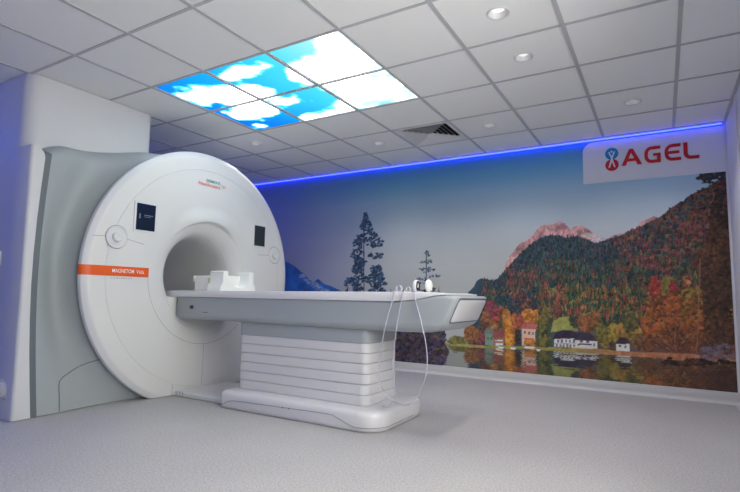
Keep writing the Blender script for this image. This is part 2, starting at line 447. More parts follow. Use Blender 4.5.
for (i, j), lab in SKYLAB.items():
    t = thing('sky_light_panel', lab, 'ceiling light', (i*S+.3, j*S+.3, CEIL_Z), 'backlit sky panels in the ceiling')
    sl = Canvas(i*S+.014, (i+1)*S-.014, j*S+.012, (j+1)*S-.012, 0.0125)
    ii = np.clip(np.round(sl.X/1.8*(SKC.nx-1)).astype(int), 0, SKC.nx-1); jj = np.clip(np.round(sl.Y/1.2*(SKC.ny-1)).astype(int), 0, SKC.ny-1)
    me = sl.to_mesh('printed_diffuser', lambda X, Y: (X-(i*S+.3), Y-(j*S+.3), X*0+0.008), SKL[jj, ii])
    me.flip_normals()
    link('printed_diffuser', me, skm, t)
    fr = MB()
    for a, b, c, d in ((-.288, .288, -.29, -.284), (-.288, .288, .284, .29), (-.288, -.282, -.29, .29), (.282, .288, -.29, .29)):
        fr.box(a, b, c, d, 0.006, 0.03)
    fr.box(-.288, .288, -.29, .29, 0.03, 0.034)
    fr.build('frame', METALW, t)

# ------------------------------------------------------------------ downlights
def revolve(mb, prof, n=32, c=(0, 0, 0)):
    return mb.rings([[(c[0]+r*math.cos(2*PI*k/n), c[1]+r*math.sin(2*PI*k/n), c[2]+z) for k in range(n)] for r, z in prof], False, False)
d0 = None
DLLAB = ['round recessed downlight nearest the camera, in the tile above the table foot',
 'round recessed downlight second from the camera, one tile closer to the mural',
 'round recessed downlight in front of the white sign with red letters',
 'round recessed downlight one tile to the sign side of the square air vent',
 'small round recessed downlight between the air vent and the sky panels',
 'small round recessed downlight behind the blue end of the sky panels, above the scanner']
def downlight(loc, label):
    global d0
    if d0 is None:
        d0 = t = thing('downlight', label, 'downlight', loc, 'recessed round ceiling downlights')
        revolve(MB(), [(0.068, 0.003), (0.068, 0.000), (0.066, -0.003), (0.059, -0.004), (0.053, -0.001), (0.051, 0.006)]).build('trim_ring', METALW, t)
        revolve(MB(), [(0.052, 0.004), (0.047, 0.020), (0.042, 0.034)]).build('reflector', METALW, t)
        revolve(MB(), [(0.044, 0.032), (0.025, 0.029), (0.0005, 0.028)]).build('lens', LENS, t)
        return t
    r = d0.copy(); COL.objects.link(r); r.location = loc; r['label'] = label
    for ch in list(d0.children):
        c = ch.copy(); COL.objects.link(c); c.parent = r
    return r
def lamp(name, kind, loc, energy, color, **kw):
    l = bpy.data.lights.new(name, kind); l.energy = energy; l.color = color
    for k, v in kw.items(): setattr(l, k, v)
    o = bpy.data.objects.new(name, l); COL.objects.link(o); o.location = loc
    return o
DLE = 20.0
WINE = 60.0
for (a, b), lab in zip(DL, DLLAB):
    downlight((a*S, b*S, CEIL_Z+0.004), lab)
    lamp('downlight_lamp', 'SPOT', (a*S, b*S, CEIL_Z+0.0), DLE, (1, 0.96, 0.90), spot_size=math.radians(125), spot_blend=0.8, shadow_soft_size=0.045)
HL = ['added unseen downlight by the right wall behind the camera', 'added unseen downlight above the open floor in front of the table foot', 'added unseen downlight by the invented window']
for k, (a, b) in enumerate(fill_DL):
    downlight((a*S, b*S, CEIL_Z+0.004), HL[k])
    lamp('downlight_lamp', 'SPOT', (a*S, b*S, CEIL_Z+0.0), DLE*(0.9 if b > -3 else 0.4), (1, 0.96, 0.92), spot_size=math.radians(125), spot_blend=0.8, shadow_soft_size=0.045)
# added fill light behind the invented window
wl = lamp('added_fill_light', 'AREA', (X1+0.03, (WX0+WX1)/2, (WZ0+WZ1)/2), WINE, (1.0, 0.97, 0.92), shape='RECTANGLE', size=1.15, size_y=2.0)
wl.rotation_euler = (0, math.radians(84), 0); wl.data.spread = math.radians(150)

# ------------------------------------------------------------------ air vent
vt = thing('air_vent', 'square ceiling air vent with slanted louvres near the mural', 'air vent', (2.5*S, 3.5*S, CEIL_Z))
fr = MB()
for a, b, c, d in ((-.288, .288, -.288, -.262), (-.288, .288, .262, .288), (-.288, -.262, -.262, .262), (.262, .288, -.262, .262)):
    fr.box(a, b, c, d, 0.001, 0.012)
fr.build('frame', METALW, vt, bevel=0.002)
for k in range(6):
    a = 0.262-k*0.042
    o = [(-a, -a, 0.001), (a, -a, 0.001), (a, a, 0.001), (-a, a, 0.001)]
    b = a-0.036
    q = [(-b, -b, 0.034), (b, -b, 0.034), (b, b, 0.034), (-b, b, 0.034)]
    o2 = [(x*(1-0.003/a), y*(1-0.003/a), 0.001) for x, y, z in o]; q2 = [(x*(1-0.003/b), y*(1-0.003/b), z) for x, y, z in q]
    MB().rings([o, q, q2, o2, o], False, False).build('louvre', METALW, vt, smooth=20)
pb = MB(); h = .285
pb.add([(-h, -h, .05), (h, -h, .05), (h, h, .05), (-h, h, .05), (-h, -h, .2), (h, -h, .2), (h, h, .2), (-h, h, .2)], [(4, 5, 6, 7), (0, 1, 5, 4), (1, 2, 6, 5), (2, 3, 7, 6), (3, 0, 4, 7)])
pb.build('duct_box', PLENUM, vt)

# ------------------------------------------------------------------ blue led strips round the ceiling edge
def led(label, a, b, nrm, m=None):
    t = thing('led_strip', label, 'led strip', (0, 0, 0), 'blue led strips along the ceiling edge')
    ax, ay = a; bx, by = b
    def bar(d0_, d1_, z0, z1):
        xs = sorted([ax+nrm[0]*d0_, bx+nrm[0]*d1_]); ys = sorted([ay+nrm[1]*d0_, by+nrm[1]*d1_])
        return MB().box(xs[0], xs[1], ys[0], ys[1], z0, z1)
    bar(0.0, 0.034, 2.494, 2.506).build('channel', ALU, t)
    bar(0.020, 0.030, 2.486, 2.494).build('diffuser', m or LEDM, t)
    return t
led('thin glowing blue led strip along the ceiling edge above the mural', (X0+.03, Y1-.003), (X1-.03, Y1-.003), (0, -1))
LEDM2 = mat('bright blue led diffuser', (0.3, 0.3, 0.9), 0.4, noise=0.01, emit=(0.055, 0.15, 1.0), estr=95.0)
led('blue led strip along the ceiling edge of the wall beyond the scanner', (X0, Y0+.03), (X0, Y1-.03), (1, 0), m=LEDM2)
led('blue led strip along the ceiling edge of the wall opposite the mural', (X0+.03, Y0), (-0.3, Y0), (0, 1), m=LEDM2)

# ================================================================== THE WALL MURAL
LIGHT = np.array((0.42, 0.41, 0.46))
def paint_mural():
    c = Canvas(-2.3, 3.985, 0.104, 2.486, 0.0072)
    X, Z = c.X, c.Y
    W = lambda pts: [wp(u, v) for u, v in pts]
    # sky: print gradient, with the wall's uneven light tuned into its ramp
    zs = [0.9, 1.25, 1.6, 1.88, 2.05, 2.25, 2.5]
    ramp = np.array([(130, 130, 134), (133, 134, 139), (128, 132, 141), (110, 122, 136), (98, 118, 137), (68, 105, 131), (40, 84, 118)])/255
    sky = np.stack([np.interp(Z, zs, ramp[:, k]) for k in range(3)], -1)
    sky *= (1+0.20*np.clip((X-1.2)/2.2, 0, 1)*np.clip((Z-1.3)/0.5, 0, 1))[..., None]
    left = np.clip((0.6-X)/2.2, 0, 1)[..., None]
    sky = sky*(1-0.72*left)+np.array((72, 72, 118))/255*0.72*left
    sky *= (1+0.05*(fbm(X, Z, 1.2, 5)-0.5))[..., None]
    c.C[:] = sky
    # blue ridge at the left
    rid = W([(240, 226), (262, 238), (285, 261), (296, 267), (305, 275), (313, 282), (318, 279), (323, 283), (330, 286), (342, 291), (352, 296), (352, 330), (200, 330), (200, 210)])
    c.poly(rid, (34, 66, 122), jag=0.012, js=10, var=0.25, vs=9)
    for k in range(26):
        u, v = random.uniform(300, 328), 0
        v = 270+(u-300)*0.62+random.uniform(3, 9)
        x, z = wp(u, v); c.blob(x, z, .035, .016, (110, 118, 146), seed=k, rough=0.9, a=0.55)
    # far land under the table's sight line
    c.poly([(-2.3, 0.1), (-2.3, 0.9), (-0.3, 0.86), (0.6, 0.8), (1.3, 0.62), (1.3, 0.1)], (52, 52, 74), jag=0.03, var=0.4, vs=12)
    for k in range(420):
        x = random.uniform(-2.2, 1.25); z = random.uniform(0.42, 0.82)
        c.spruce(x, z, random.uniform(.08, .2), random.uniform(.05, .09), random.choice([(40, 44, 66), (58, 50, 64), (78, 62, 56), (36, 56, 70), (90, 70, 50)]))
    # pink mountain
    pink = W([(503, 273), (506, 264), (511, 254), (517, 247), (521, 243), (528, 240), (536, 231), (541, 226), (548, 224.5), (553, 225), (559.5, 221.5), (566, 224), (571, 230), (574, 227), (581, 225.5), (588, 229), (593, 233), (599, 237), (606, 239), (612, 236), (620, 233), (626, 234), (636, 229), (641, 222), (648, 219), (654, 216), (659, 219), (640, 260), (520, 290)])
    c.poly(pink, (140, 103, 107), jag=0.012, js=14, var=0.5, vs=16)
    w = c.win(1.8, 3.3, 1.1, 1.9)
    for k in range(170):
        u, v = random.uniform(505, 655), random.uniform(222, 272); x, z = wp(u, v)
        j = np.searchsorted(c.x, x); i = np.searchsorted(c.y, z); px_ = c.C[i, j]
        if px_[0]-px_[1] > 0.10:
            c.line((x, z), (x+random.uniform(-.03, .02), z-random.uniform(.02, .06)), .006, random.choice([(186, 136, 132), (122, 84, 96), (104, 80, 98), (176, 124, 122)]))
    for k in range(40):
        u = random.uniform(582, 606); x, z = wp(u, 232+(u-582)*0.35+random.uniform(0, 6)); c.blob(x, z, .02, .014, (150, 138, 146), seed=k+90, rough=.9, a=.5)
    # forest slopes
    dark = W([(468, 292), (474, 287), (477, 281), (481, 278), (489, 280), (496, 281), (502, 274), (509, 266), (518, 256), (526, 249), (534, 242), (541, 237.5), (548, 235.5), (556, 235), (566, 237), (577, 236.5), (587, 239), (594, 243), (602, 241), (612, 238.5), (624, 234), (637, 228), (648, 223), (659, 218), (668, 210), (676, 205), (683, 201), (690, 195), (700, 190.5), (716, 183), (740, 172), (740, 360), (468, 352)])
    def hill(X_, Z_):
        t = np.clip((X_-2.3)/1.4, 0, 1)[..., None]; n = fbm(X_, Z_, 5, 71)[..., None]
        a = np.array((44, 58, 74))/255; b = np.array((92, 62, 56))/255
        return (a*(1-t)+b*t)*(0.72+0.56*n)
    c.poly(dark, hill, jag=0.010, js=25)
    top = np.array(dark[:-2])
    ox = np.argsort(top[:, 0]); tx, tz = top[ox, 0], top[ox, 1]
    pal_hi = [(38, 56, 74), (44, 64, 74), (48, 62, 78), (70, 54, 70), (52, 70, 70), (44, 68, 80), (36, 54, 66)]
    pal_mid = [(42, 66, 70), (54, 78, 66), (36, 58, 70), (92, 62, 62), (104, 70, 60), (66, 84, 62), (44, 68, 78), (40, 64, 66)]
    pal_low = [(52, 74, 58), (92, 92, 56), (128, 84, 52), (36, 58, 58), (146, 92, 54), (108, 104, 58), (60, 82, 66), (140, 66, 54), (44, 70, 64)]
    pal_right = [(96, 60, 56), (106, 64, 54), (84, 58, 60), (82, 74, 56), (74, 58, 56), (98, 74, 54), (88, 52, 60), (66, 62, 60)]
    items = []
    for k in range(5200):
        x = random.uniform(1.75, 3.98); zt = float(np.interp(x, tx, tz)); z = random.uniform(0.62, zt-0.02)
        items.append((z, x, zt))
    items.sort(reverse=True)
    c.sat, c.gain = 0.80, 0.80
    for z, x, zt in items:
        d = (zt-z)/max(0.2, zt-0.62)
        r = random.random()
        fx = np.clip((x-2.9)/0.9, 0, 1)
        if r < fx*0.75: p = pal_right
        elif d < 0.30: p = pal_hi
        elif d < 0.62: p = pal_mid
        else: p = pal_low if x > 2.35 else pal_mid[:3]+pal_hi[:3]+pal_hi[4:]
        if fbm(np.array(x*1.0), np.array(z*1.0), 3.2, 99) > 0.56 and random.random() < 0.4: p = [(112, 58, 62), (100, 52, 62), (122, 72, 58)]
        h = (0.035+0.055*d)*random.uniform(.8, 1.35); col = np.array(random.choice(p))*random.uniform(.8, 1.2)
        if random.random() < (0.25+0.4*fx): c.blob(x, z+h*.4, h*.36, h*.42, col, seed=int(x*999), rough=.5, var=.3)
        else: c.spruce(x, z, h*1.15, h*0.62, col)
    c.sat, c.gain = 0.84, 0.76
    # a meadow, then the village belt on the shore
    c.poly(W([(551, 332), (553, 321), (560, 318), (570, 316), (577, 315), (578, 331)]), (112, 112, 66), jag=0.006, var=.25, vs=20)
    for k in range(12):
        u = random.uniform(571, 580); x, z = wp(u, random.uniform(316, 326)); c.blob(x, z, .025, .03, (70, 70, 62), seed=k)
    shore_px = [(440, 343), (480, 346), (510, 348), (540, 348), (572, 350), (600, 351), (640, 355), (680, 358), (740, 362)]
    shore = W(shore_px); sx = np.array([p[0] for p in shore]); sz = np.array([p[1] for p in shore])
    SH = lambda x: float(np.interp(x, sx, sz))
    def bush(u, v, ru, rv, col, n=1, seed=0, dens=.15):
        x, z = wp(u, v); xr, zr = wp(u+ru, v)[0]-x, z-wp(u, v+rv)[1]
        c.blob(x, z, xr, zr, col, seed=seed, rough=.3, var=.36, dens=dens)
    # red and orange trees left of the village
    for k, (u, v, ru, rv, col) in enumerate([(487, 335, 6, 8, (150, 66, 60)), (478, 338, 8, 8, (124, 62, 72)), (497, 319, 6, 9, (156, 62, 56)), (491, 310, 7, 9, (122, 56, 72)), (486, 319, 6, 8, (140, 84, 60)), (501, 311, 4, 6, (134, 74, 60)), (482, 327, 4, 6, (96, 70, 66)), (494, 327, 4, 5, (150, 104, 58)),
            (471, 334, 8, 9, (150, 92, 58)), (458, 341, 10, 5, (120, 112, 64)), (502, 330, 4, 12, (66, 82, 60)), (507, 322, 5, 14, (182, 110, 50)), (511, 333, 6, 15, (206, 118, 44)), (515, 328, 5, 14, (168, 92, 48)),
            (520, 321, 5, 7, (150, 70, 60)), (529, 316, 7, 8, (206, 124, 50)), (536, 318, 5, 9, (176, 106, 54))]):
        bush(u, v, ru, rv, col, seed=k+10)
    def house(pts, wall, roof_pts, roof, wins=()):
        wall = tuple(c.tone(wall)*1.04); roof = tuple(c.tone(roof))
        c.poly(W(pts), wall, var=.1, vs=25); c.poly(W(roof_pts), roof, var=.2, vs=30)
        for (ua, va, ub, vb, colr) in wins: c.poly(W([(ua, va), (ub, va), (ub, vb), (ua, vb)]), colr)
    house([(485, 345), (485, 333), (494, 333), (494, 346)], (116, 136, 124), [(484, 334), (486, 328.5), (493, 328.5), (495, 334)], (110, 118, 116), [(487, 337, 489, 340, (60, 80, 80)), (490.5, 337, 492.5, 340, (60, 80, 80))])
    house([(493.5, 346), (493.5, 336), (504, 336.5), (504, 346.5)], (160, 96, 86), [(492, 338), (494, 329), (504, 328.5), (506, 338)], (142, 74, 70), [(495, 340, 503, 341, (230, 190, 170)), (495.5, 343, 503, 345.5, (196, 180, 170))])
    house([(522, 345), (522, 327), (535.5, 328), (535.5, 346)], (214, 170, 150), [(520, 329), (524, 322), (534, 322), (537.5, 329.5)], (186, 92, 92), [(524, 331, 526, 334, (96, 70, 70)), (528, 331.5, 530, 334.5, (96, 70, 70)), (532, 332, 534, 335, (96, 70, 70)), (524, 338, 534, 339.5, (150, 70, 60))])
    bush(517.5, 338, 3.5, 9, (66, 52, 52), seed=41); bush(509, 339, 5, 8, (214, 128, 40), seed=42); bush(530, 343, 6, 4, (190, 110, 50), seed=43)
    for (u, v0, v1, wu, col) in ((544, 299, 348, 13, (74, 84, 50)), (540, 308, 348, 9, (92, 92, 50)), (548, 306, 349, 10, (62, 74, 48))):
        xa, za = wp(u, v1); xb, zb = wp(u, v0); wd = wp(u+wu/2, v1)[0]-wp(u-wu/2, v1)[0]
        c.spruce(xa, za, zb-za, wd, col, rag=.5)
    for k in range(70):
        u = 544+random.gauss(0, 2.6); v = random.uniform(308, 347); x, z = wp(u, v); c.blob(x, z, .016, .022, random.choice([(104, 104, 54), (60, 72, 48), (120, 98, 52), (84, 94, 56)]), seed=k, rough=.7)
    # big white house with a dark roof
    house([(554.5, 347), (554.5, 336), (576, 336), (576, 348)], (206, 200, 204), [(552.5, 339), (556, 332), (563, 330), (572, 330.5), (578, 334), (578, 338.5)], (58, 48, 74),
          [(557+4*k, 339.5, 559+4*k, 342.5, (74, 72, 92)) for k in range(5)]+[(556+3.4*k, 344, 558+3.4*k, 347.5, (96, 92, 104)) for k in range(6)]+[(554.5, 343, 576, 343.7, (120, 104, 104))])
    house([(576, 348), (576, 338), (597.5, 339), (597.5, 349)], (200, 192, 194), [(574, 340), (578, 332.5), (589, 332.5), (600, 341)], (62, 52, 76),
          [(578, 343.5, 592, 345, (58, 50, 66)), (580, 340.2, 583, 342.6, (78, 74, 92)), (586, 340.5, 589, 343, (78, 74, 92)), (593, 343, 595, 346, (78, 74, 92))])
    # olive and autumn trees right of it
    for k, (u, v, ru, rv, col) in enumerate([(586, 323, 8, 9, (156, 92, 58)), (594, 320, 7, 10, (132, 84, 56)), (606, 338, 9, 10, (138, 116, 52)), (613, 334, 8, 10, (152, 128, 54)), (601, 333, 7, 9, (112, 100, 52)), (622, 330, 9, 8, (150, 108, 52)),
            (634, 334, 9, 10, (146, 112, 54)), (640, 342, 8, 9, (120, 84, 56)), (630, 324, 8, 9, (92, 86, 54)), (648, 340, 7, 12, (118, 74, 54)), (613, 346, 4, 5, (82, 66, 56))]):
        bush(u, v, ru, rv, col, seed=k+60)
    house([(616.5, 351), (616.5, 342), (629.5, 343), (629.5, 352)], (214, 204, 200), [(615.5, 344), (619, 337.5), (626, 337.5), (631, 344)], (66, 54, 70), [(619, 345, 621, 347, (80, 74, 88)), (624.5, 345.5, 626.5, 348, (80, 74, 88))])
    # the great autumn trees at the right
    for k, (u, v, ru, rv, col) in enumerate([(657, 289, 9, 13, (150, 54, 52)), (668, 287, 8, 12, (118, 104, 56)), (673, 291, 5, 9, (146, 52, 54)), (684, 296, 10, 10, (92, 62, 50)),
            (662, 318, 16, 20, (186, 92, 44)), (654, 324, 11, 15, (176, 84, 46)), (672, 312, 13, 17, (180, 86, 48)), (676, 330, 14, 14, (150, 76, 48)), (698, 305, 17, 17, (150, 112, 50)), (692, 296, 12, 8, (138, 112, 54)),
            (700, 325, 17, 17, (150, 84, 48)), (716, 300, 14, 28, (76, 56, 46)), (720, 335, 14, 20, (90, 58, 48)), (690, 340, 14, 12, (130, 72, 50)), (724, 280, 12, 30, (80, 58, 46)), (721, 240, 14, 32, (84, 56, 48)), (726, 205, 11, 26, (70, 52, 46)), (708, 262, 13, 20, (96, 62, 52))]):
        bush(u, v, ru, rv, col, seed=k+120, dens=.35)
    for k in range(650):
        u = random.uniform(646, 736); v = random.uniform(230 if u > 705 else 292, 348); x, z = wp(u, v)
        r = random.uniform(.008, .02); c.blob(x, z, r, r, (random.choice([(190, 104, 52), (150, 80, 44), (112, 66, 46), (88, 62, 46), (164, 118, 58), (70, 54, 48), (138, 74, 56)]) if u < 704 else random.choice([(84, 58, 46), (64, 48, 42), (98, 66, 48), (74, 56, 46), (110, 70, 50), (58, 50, 46)])), seed=k, rough=.8, var=.2, a=.75)
    for k in range(24):     # bare trunks fanning out of the big bush
        u0 = 676+random.uniform(-5, 5); a = random.uniform(-1.2, 1.2); L = random.uniform(14, 34)
        p = wp(u0, 354); q = wp(u0+L*math.sin(a), 354-L*math.cos(a)); c.line(p, q, .0042, random.choice([(84, 54, 46), (62, 44, 42), (112, 72, 54)]))
    for k in range(3):
        u0 = random.uniform(690, 734); p = wp(u0, 352); q = wp(u0+random.uniform(-6, 6), random.uniform(240, 320)); c.line(p, q, .004, random.choice([(62, 46, 42), (110, 78, 62), (52, 42, 42)]))
    # dark branches at the right upper edge
    for k in range(130):
        t = random.random(); u = 700+30*t; v = 178+random.gauss(0, 3.2)*(0.5+t)-10*t*random.random(); x, z = wp(u, v)
        c.blob(x, z, random.uniform(.012, .03), random.uniform(.006, .013), random.choice([(48, 62, 66), (58, 58, 60), (66, 52, 56), (40, 52, 60)]), seed=k, rough=.8)
    for k in range(150):
        u = random.uniform(714, 736); v = random.uniform(166+(736-u)*0.9, 215); x, z = wp(u, v); c.blob(x, z, random.uniform(.012, .028), random.uniform(.01, .02), random.choice([(60, 48, 50), (84, 56, 52), (52, 54, 56), (98, 62, 52)]), seed=k, rough=.8)
    # shore and lake with reflections
    lake = shore+[(3.99, 0.1), (1.0, 0.1)]
    Xl, Zl = c.X, c.Y
    SHz = np.interp(c.x, sx, sz)
    src = c.C.copy()
    bank = W([(440, 343), (480, 345), (540, 347), (572, 348), (600, 349), (640, 352), (740, 356)])+list(reversed(W([(440, 345), (480, 348), (540, 350), (572, 352.5), (600, 354), (640, 357), (690, 361), (740, 366)])))
    jx0 = np.searchsorted(c.x, 1.02)
    for j in range(jx0, c.nx):
        sh = SHz[j]; i1 = np.searchsorted(c.y, sh)
        for i in range(i1):
            d = sh-c.y[i]
            zz = sh+d*1.05+0.012*math.sin(c.y[i]*210+math.sin(c.x[j]*9)*2)*min(1, d*9)
            ii = min(c.ny-1, np.searchsorted(c.y, zz)); jj = min(c.nx-1, max(0, j+int(2.2*math.sin(c.y[i]*330+c.x[j]*3))))
            v = src[ii, jj]
            c.C[i, j] = v*0.74+np.array((0.085, 0.085, 0.08))*0.55
    c.poly(bank, lambda a, b: (np.array((116, 106, 62))/255*(1-np.clip((a-2.55)/.6, 0, 1)[..., None])+np.array((134, 88, 66))/255*np.clip((a-2.55)/.6, 0, 1)[..., None])*(0.75+0.5*fbm(a, b, 28, 3))[..., None], jag=0.008, js=22)
    c.poly(W([(560, 354), (600, 355.5), (640, 358.5), (690, 362.5), (690, 363.3), (640, 359.4), (600, 356.3), (560, 354.7)]), (74, 56, 52), jag=0.004)
    for (ua, va, ub) in ((498, 346.5, 504), (524, 346.5, 535), (510, 347.5, 516), (536, 349, 541)):     # boats
        c.poly(W([(ua, va), (ub, va+.4), (ub-1, va+2.2), (ua+1.2, va+2.0)]), (196, 186, 190), jag=.002)
    for k in range(80):
        u = random.uniform(700, 736); x, z = wp(u, random.uniform(344, 362)); c.blob(x, z, .022, .014, random.choice([(122, 104, 122), (108, 84, 92), (140, 92, 84), (96, 86, 112)]), seed=k, rough=.7, a=.7)
    for k in range(60):
        u = random.uniform(664, 736); x, z = wp(u, random.uniform(357, 364)+(u-664)*.06); c.blob(x, z, .03, .012, random.choice([(60, 46, 44), (84, 58, 48), (46, 38, 42)]), seed=k, rough=.7)
    c.poly(W([(690, 372), (740, 370), (740, 395), (690, 395)]), (58, 40, 42), jag=.02, a=.45)
    # dark rocks under the table end, left shore
    c.poly(W([(380, 325), (415, 328), (438, 334), (446, 344), (450, 352), (446, 362), (437, 370), (380, 366)]), (56, 46, 66), jag=0.025, js=14, var=.6, vs=22)
    for k in range(260):
        u = random.uniform(386, 446); v = random.uniform(332, 364); x, z = wp(u, v); r = random.uniform(.01, .028)
        c.blob(x, z, r, r*.8, random.choice([(46, 38, 58), (90, 70, 64), (70, 58, 74), (104, 84, 66), (38, 34, 50), (84, 60, 54), (64, 70, 62)]), seed=k, rough=.8, a=.8)
    c.sat, c.gain = 1.0, 1.0
    # two conifers against the sky
    def fir(u, vt, vb, prof, n, colr, seed, size, nx_, nz_, thr):
        rd = random.Random(seed); base = wp(u, vb); tip = wp(u, vt); H = tip[1]-base[1]
        c.line(base, (tip[0], tip[1]-.03), .008, colr)
        c.line((tip[0], tip[1]-.12), tip, .004, colr)
        ts = [p[0] for p in prof]; hl = [p[1] for p in prof]; hr = [p[2] for p in prof]
        for k in range(n):
            t = rd.random()**1.15; s_ = rd.choice((-1, 1)); f = rd.random()**.8
            L = float(np.interp(t, ts, hl if s_ < 0 else hr))
            x = base[0]+s_*L*f; z = base[1]+t*H-0.10*L*f
            if float(fbm(np.array(x*nx_), np.array(z*nz_), 1.0, seed+40, 2)) < thr+0.06*f-(0.2 if t > .88 else 0): continue
            g = size*rd.uniform(.7, 1.3)*(1-.55*max(0, t-.55)/.45)
            c.blob(x, z, .021*g, .014*g, np.array(colr)*rd.uniform(.75, 1.35), seed=rd.randrange(999), rough=.9)
    fir(364, 212.5, 302, [(0, .20, .22), (.2, .29, .33), (.33, .27, .28), (.44, .13, .20), (.56, .25, .27), (.68, .17, .28), (.8, .10, .14), (.92, .04, .05), (1, .01, .01)], 1500, (38, 50, 70), 2, 1.0, 9, 13, .405)
    fir(426.5, 250, 302, [(0, .14, .16), (.3, .17, .17), (.55, .10, .17), (.75, .09, .08), (1, .01, .01)], 560, (58, 66, 80), 6, .7, 6, 24, .47)
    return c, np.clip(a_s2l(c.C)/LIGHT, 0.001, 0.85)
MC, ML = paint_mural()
mm = bpy.data.materials.new('printed landscape wallpaper'); mm.use_nodes = True
nt = mm.node_tree; b = nt.nodes['Principled BSDF']
va = nt.nodes.new('ShaderNodeVertexColor'); va.layer_name = 'print'
nt.links.new(va.outputs['Color'], b.inputs['Base Color']); b.inputs['Roughness'].default_value = 0.7; b.inputs['Specular IOR Level'].default_value = 0.2
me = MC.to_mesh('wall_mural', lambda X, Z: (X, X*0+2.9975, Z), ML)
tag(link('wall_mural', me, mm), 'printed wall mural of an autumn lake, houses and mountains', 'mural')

# ------------------------------------------------------------------ the sign on the mural
sg = thing('wall_sign', 'white wall sign with a blue and red emblem and four red letters', 'sign', (2.80, 2.997, 2.05))
def SP(x, z, d): return (x-2.80, -d, z-2.05)
pts = [(2.80, 2.05), (3.988, 2.05), (3.988, 2.474)]+[(2.80+.10-.10*math.sin(a), 2.474-.10+.10*math.cos(a)) for a in [k/8*PI/2 for k in range(9)]]
MB().prism(pts, lambda x, z: SP(x, z, 0.0), lambda x, z: SP(x, z, 0.006)).build('board', SIGNW, sg)
def strokes(name, polys, m, parent, d0_=0.006, d1_=0.012, label=None):
    mb = MB()
    for q, P in enumerate(polys): mb.prism(P, lambda x, z: SP(x, z, d0_), lambda x, z: SP(x, z, d1_+0.00025*(q % 3)+(0.0003 if len(P) == 4 and q > len(polys)-3 else 0)))
    return mb.build(name, m, parent, label, smooth=None)
def Rr(x0, x1, z0, z1): return [(x0, z0), (x1, z0), (x1, z1), (x0, z1)]
def arc(cx, cz, rx, rz, a0, a1, n=8): return [(cx+rx*math.cos(math.radians(a0+(a1-a0)*k/n)), cz+rz*math.sin(math.radians(a0+(a1-a0)*k/n))) for k in range(n+1)]
zb, zt, w = 2.197, 2.358, 0.030
strokes('letter', [[(3.152, zb), (3.190, zb), (3.252, zt), (3.222, zt)], [(3.222, zt), (3.256, zt), (3.330, zb), (3.292, zb)], Rr(3.200, 3.290, zb+.038, zb+.066)], SIGNR, sg, label='red letter A')
def ring(o, i): return [[o[k], o[k+1], i[k+1], i[k]] for k in range(len(o)-1)]
go = [(3.487, zt), (3.41, zt)]+arc(3.41, zt-.07, .058, .07, 90, 180)+arc(3.41, zb+.07, .058, .07, 180, 270)+[(3.487, zb)]
gi = [(3.487, zt-w), (3.41, zt-w)]+arc(3.41, zt-.07, .028, .04, 90, 180)+arc(3.41, zb+.07, .028, .04, 180, 270)+[(3.487, zb+w)]
strokes('letter', ring(go, gi)+[Rr(3.457, 3.487, zb, zb+.088), Rr(3.425, 3.487, zb+.066, zb+.092)], SIGNR, sg, label='red letter G')
eo = [(3.652, zt), (3.582, zt)]+arc(3.582, zt-.07, .062, .07, 90, 180)+arc(3.582, zb+.07, .062, .07, 180, 270)+[(3.652, zb)]
ei = [(3.652, zt-w), (3.582, zt-w)]+arc(3.582, zt-.07, .032, .04, 90, 180)+arc(3.582, zb+.07, .032, .04, 180, 270)+[(3.652, zb+w)]
strokes('letter', ring(eo, ei)+[Rr(3.545, 3.640, zb+.067, zb+.094)], SIGNR, sg, label='red letter E')
lo = [(3.672, zt)]+arc(3.732, zb+.06, .060, .06, 180, 270)+[(3.795, zb)]
li = [(3.706, zt)]+arc(3.732, zb+.06, .026, .03, 180, 270)+[(3.795, zb+w)]
strokes('letter', ring(lo, li), SIGNR, sg, label='red letter L')
ex = 3.068
def disc(cx, cz, r, n=36): return [(cx+r*math.cos(2*PI*k/n), cz+r*math.sin(2*PI*k/n)) for k in range(n)]
eb = strokes('emblem_disc', [disc(ex, 2.333, .060)], SIGNB, sg, label='blue upper emblem disc')
er = strokes('emblem_disc', [disc(ex, 2.218, .060)], SIGNR, sg, label='red lower emblem disc')
strokes('emblem_figure', [[(ex-.007, 2.285), (ex+.007, 2.285), (ex+.032, 2.352), (ex+.020, 2.352), (ex, 2.305), (ex-.020, 2.352), (ex-.032, 2.352)]], SIGNW, eb, .012, .014)
strokes('emblem_figure', [disc(ex, 2.352, .010, 14)], SIGNW, eb, .012, .014)
strokes('emblem_figure', [[(ex-.007, 2.285), (ex+.007, 2.285), (ex+.032, 2.192), (ex+.019, 2.192), (ex, 2.250), (ex-.019, 2.192), (ex-.032, 2.192)]], SIGNW, er, .012, .014)

# ================================================================== THE SCANNER
YC, ZC = 0.815, 1.035
mri = thing('mri_scanner', 'large white ring-shaped scanner with a grey side cover, an orange band and a round tunnel', 'scanner', (0, 0, 0))
PROF = [(0.350, -1.90), (0.350, -0.50), (0.353, -0.42), (0.361, -0.36), (0.375, -0.318), (0.395, -0.282), (0.422, -0.250), (0.457, -0.222), (0.500, -0.202), (0.550, -0.189),
        (0.600, -0.182), (0.68, -0.174), (0.78, -0.172), (0.90, -0.175),
        (0.9785, -0.180), (0.9800, -0.1835), (0.9820, -0.1835), (0.9835, -0.1805), (1.04, -0.184), (1.085, -0.187), (1.100, -0.190), (1.108, -0.1925), (1.138, -0.207), (1.146, -0.213), (1.150, -0.222), (1.150, -0.246), (1.138, -0.262), (1.05, -0.272)]
KMAX = max(range(len(PROF)), key=lambda k: (PROF[k][0], -k))
FACE = [p for p in PROF[9:KMAX+1] if p[1] != -0.1835]
PR, PX = np.array([p[0] for p in FACE]), np.array([p[1] for p in FACE])
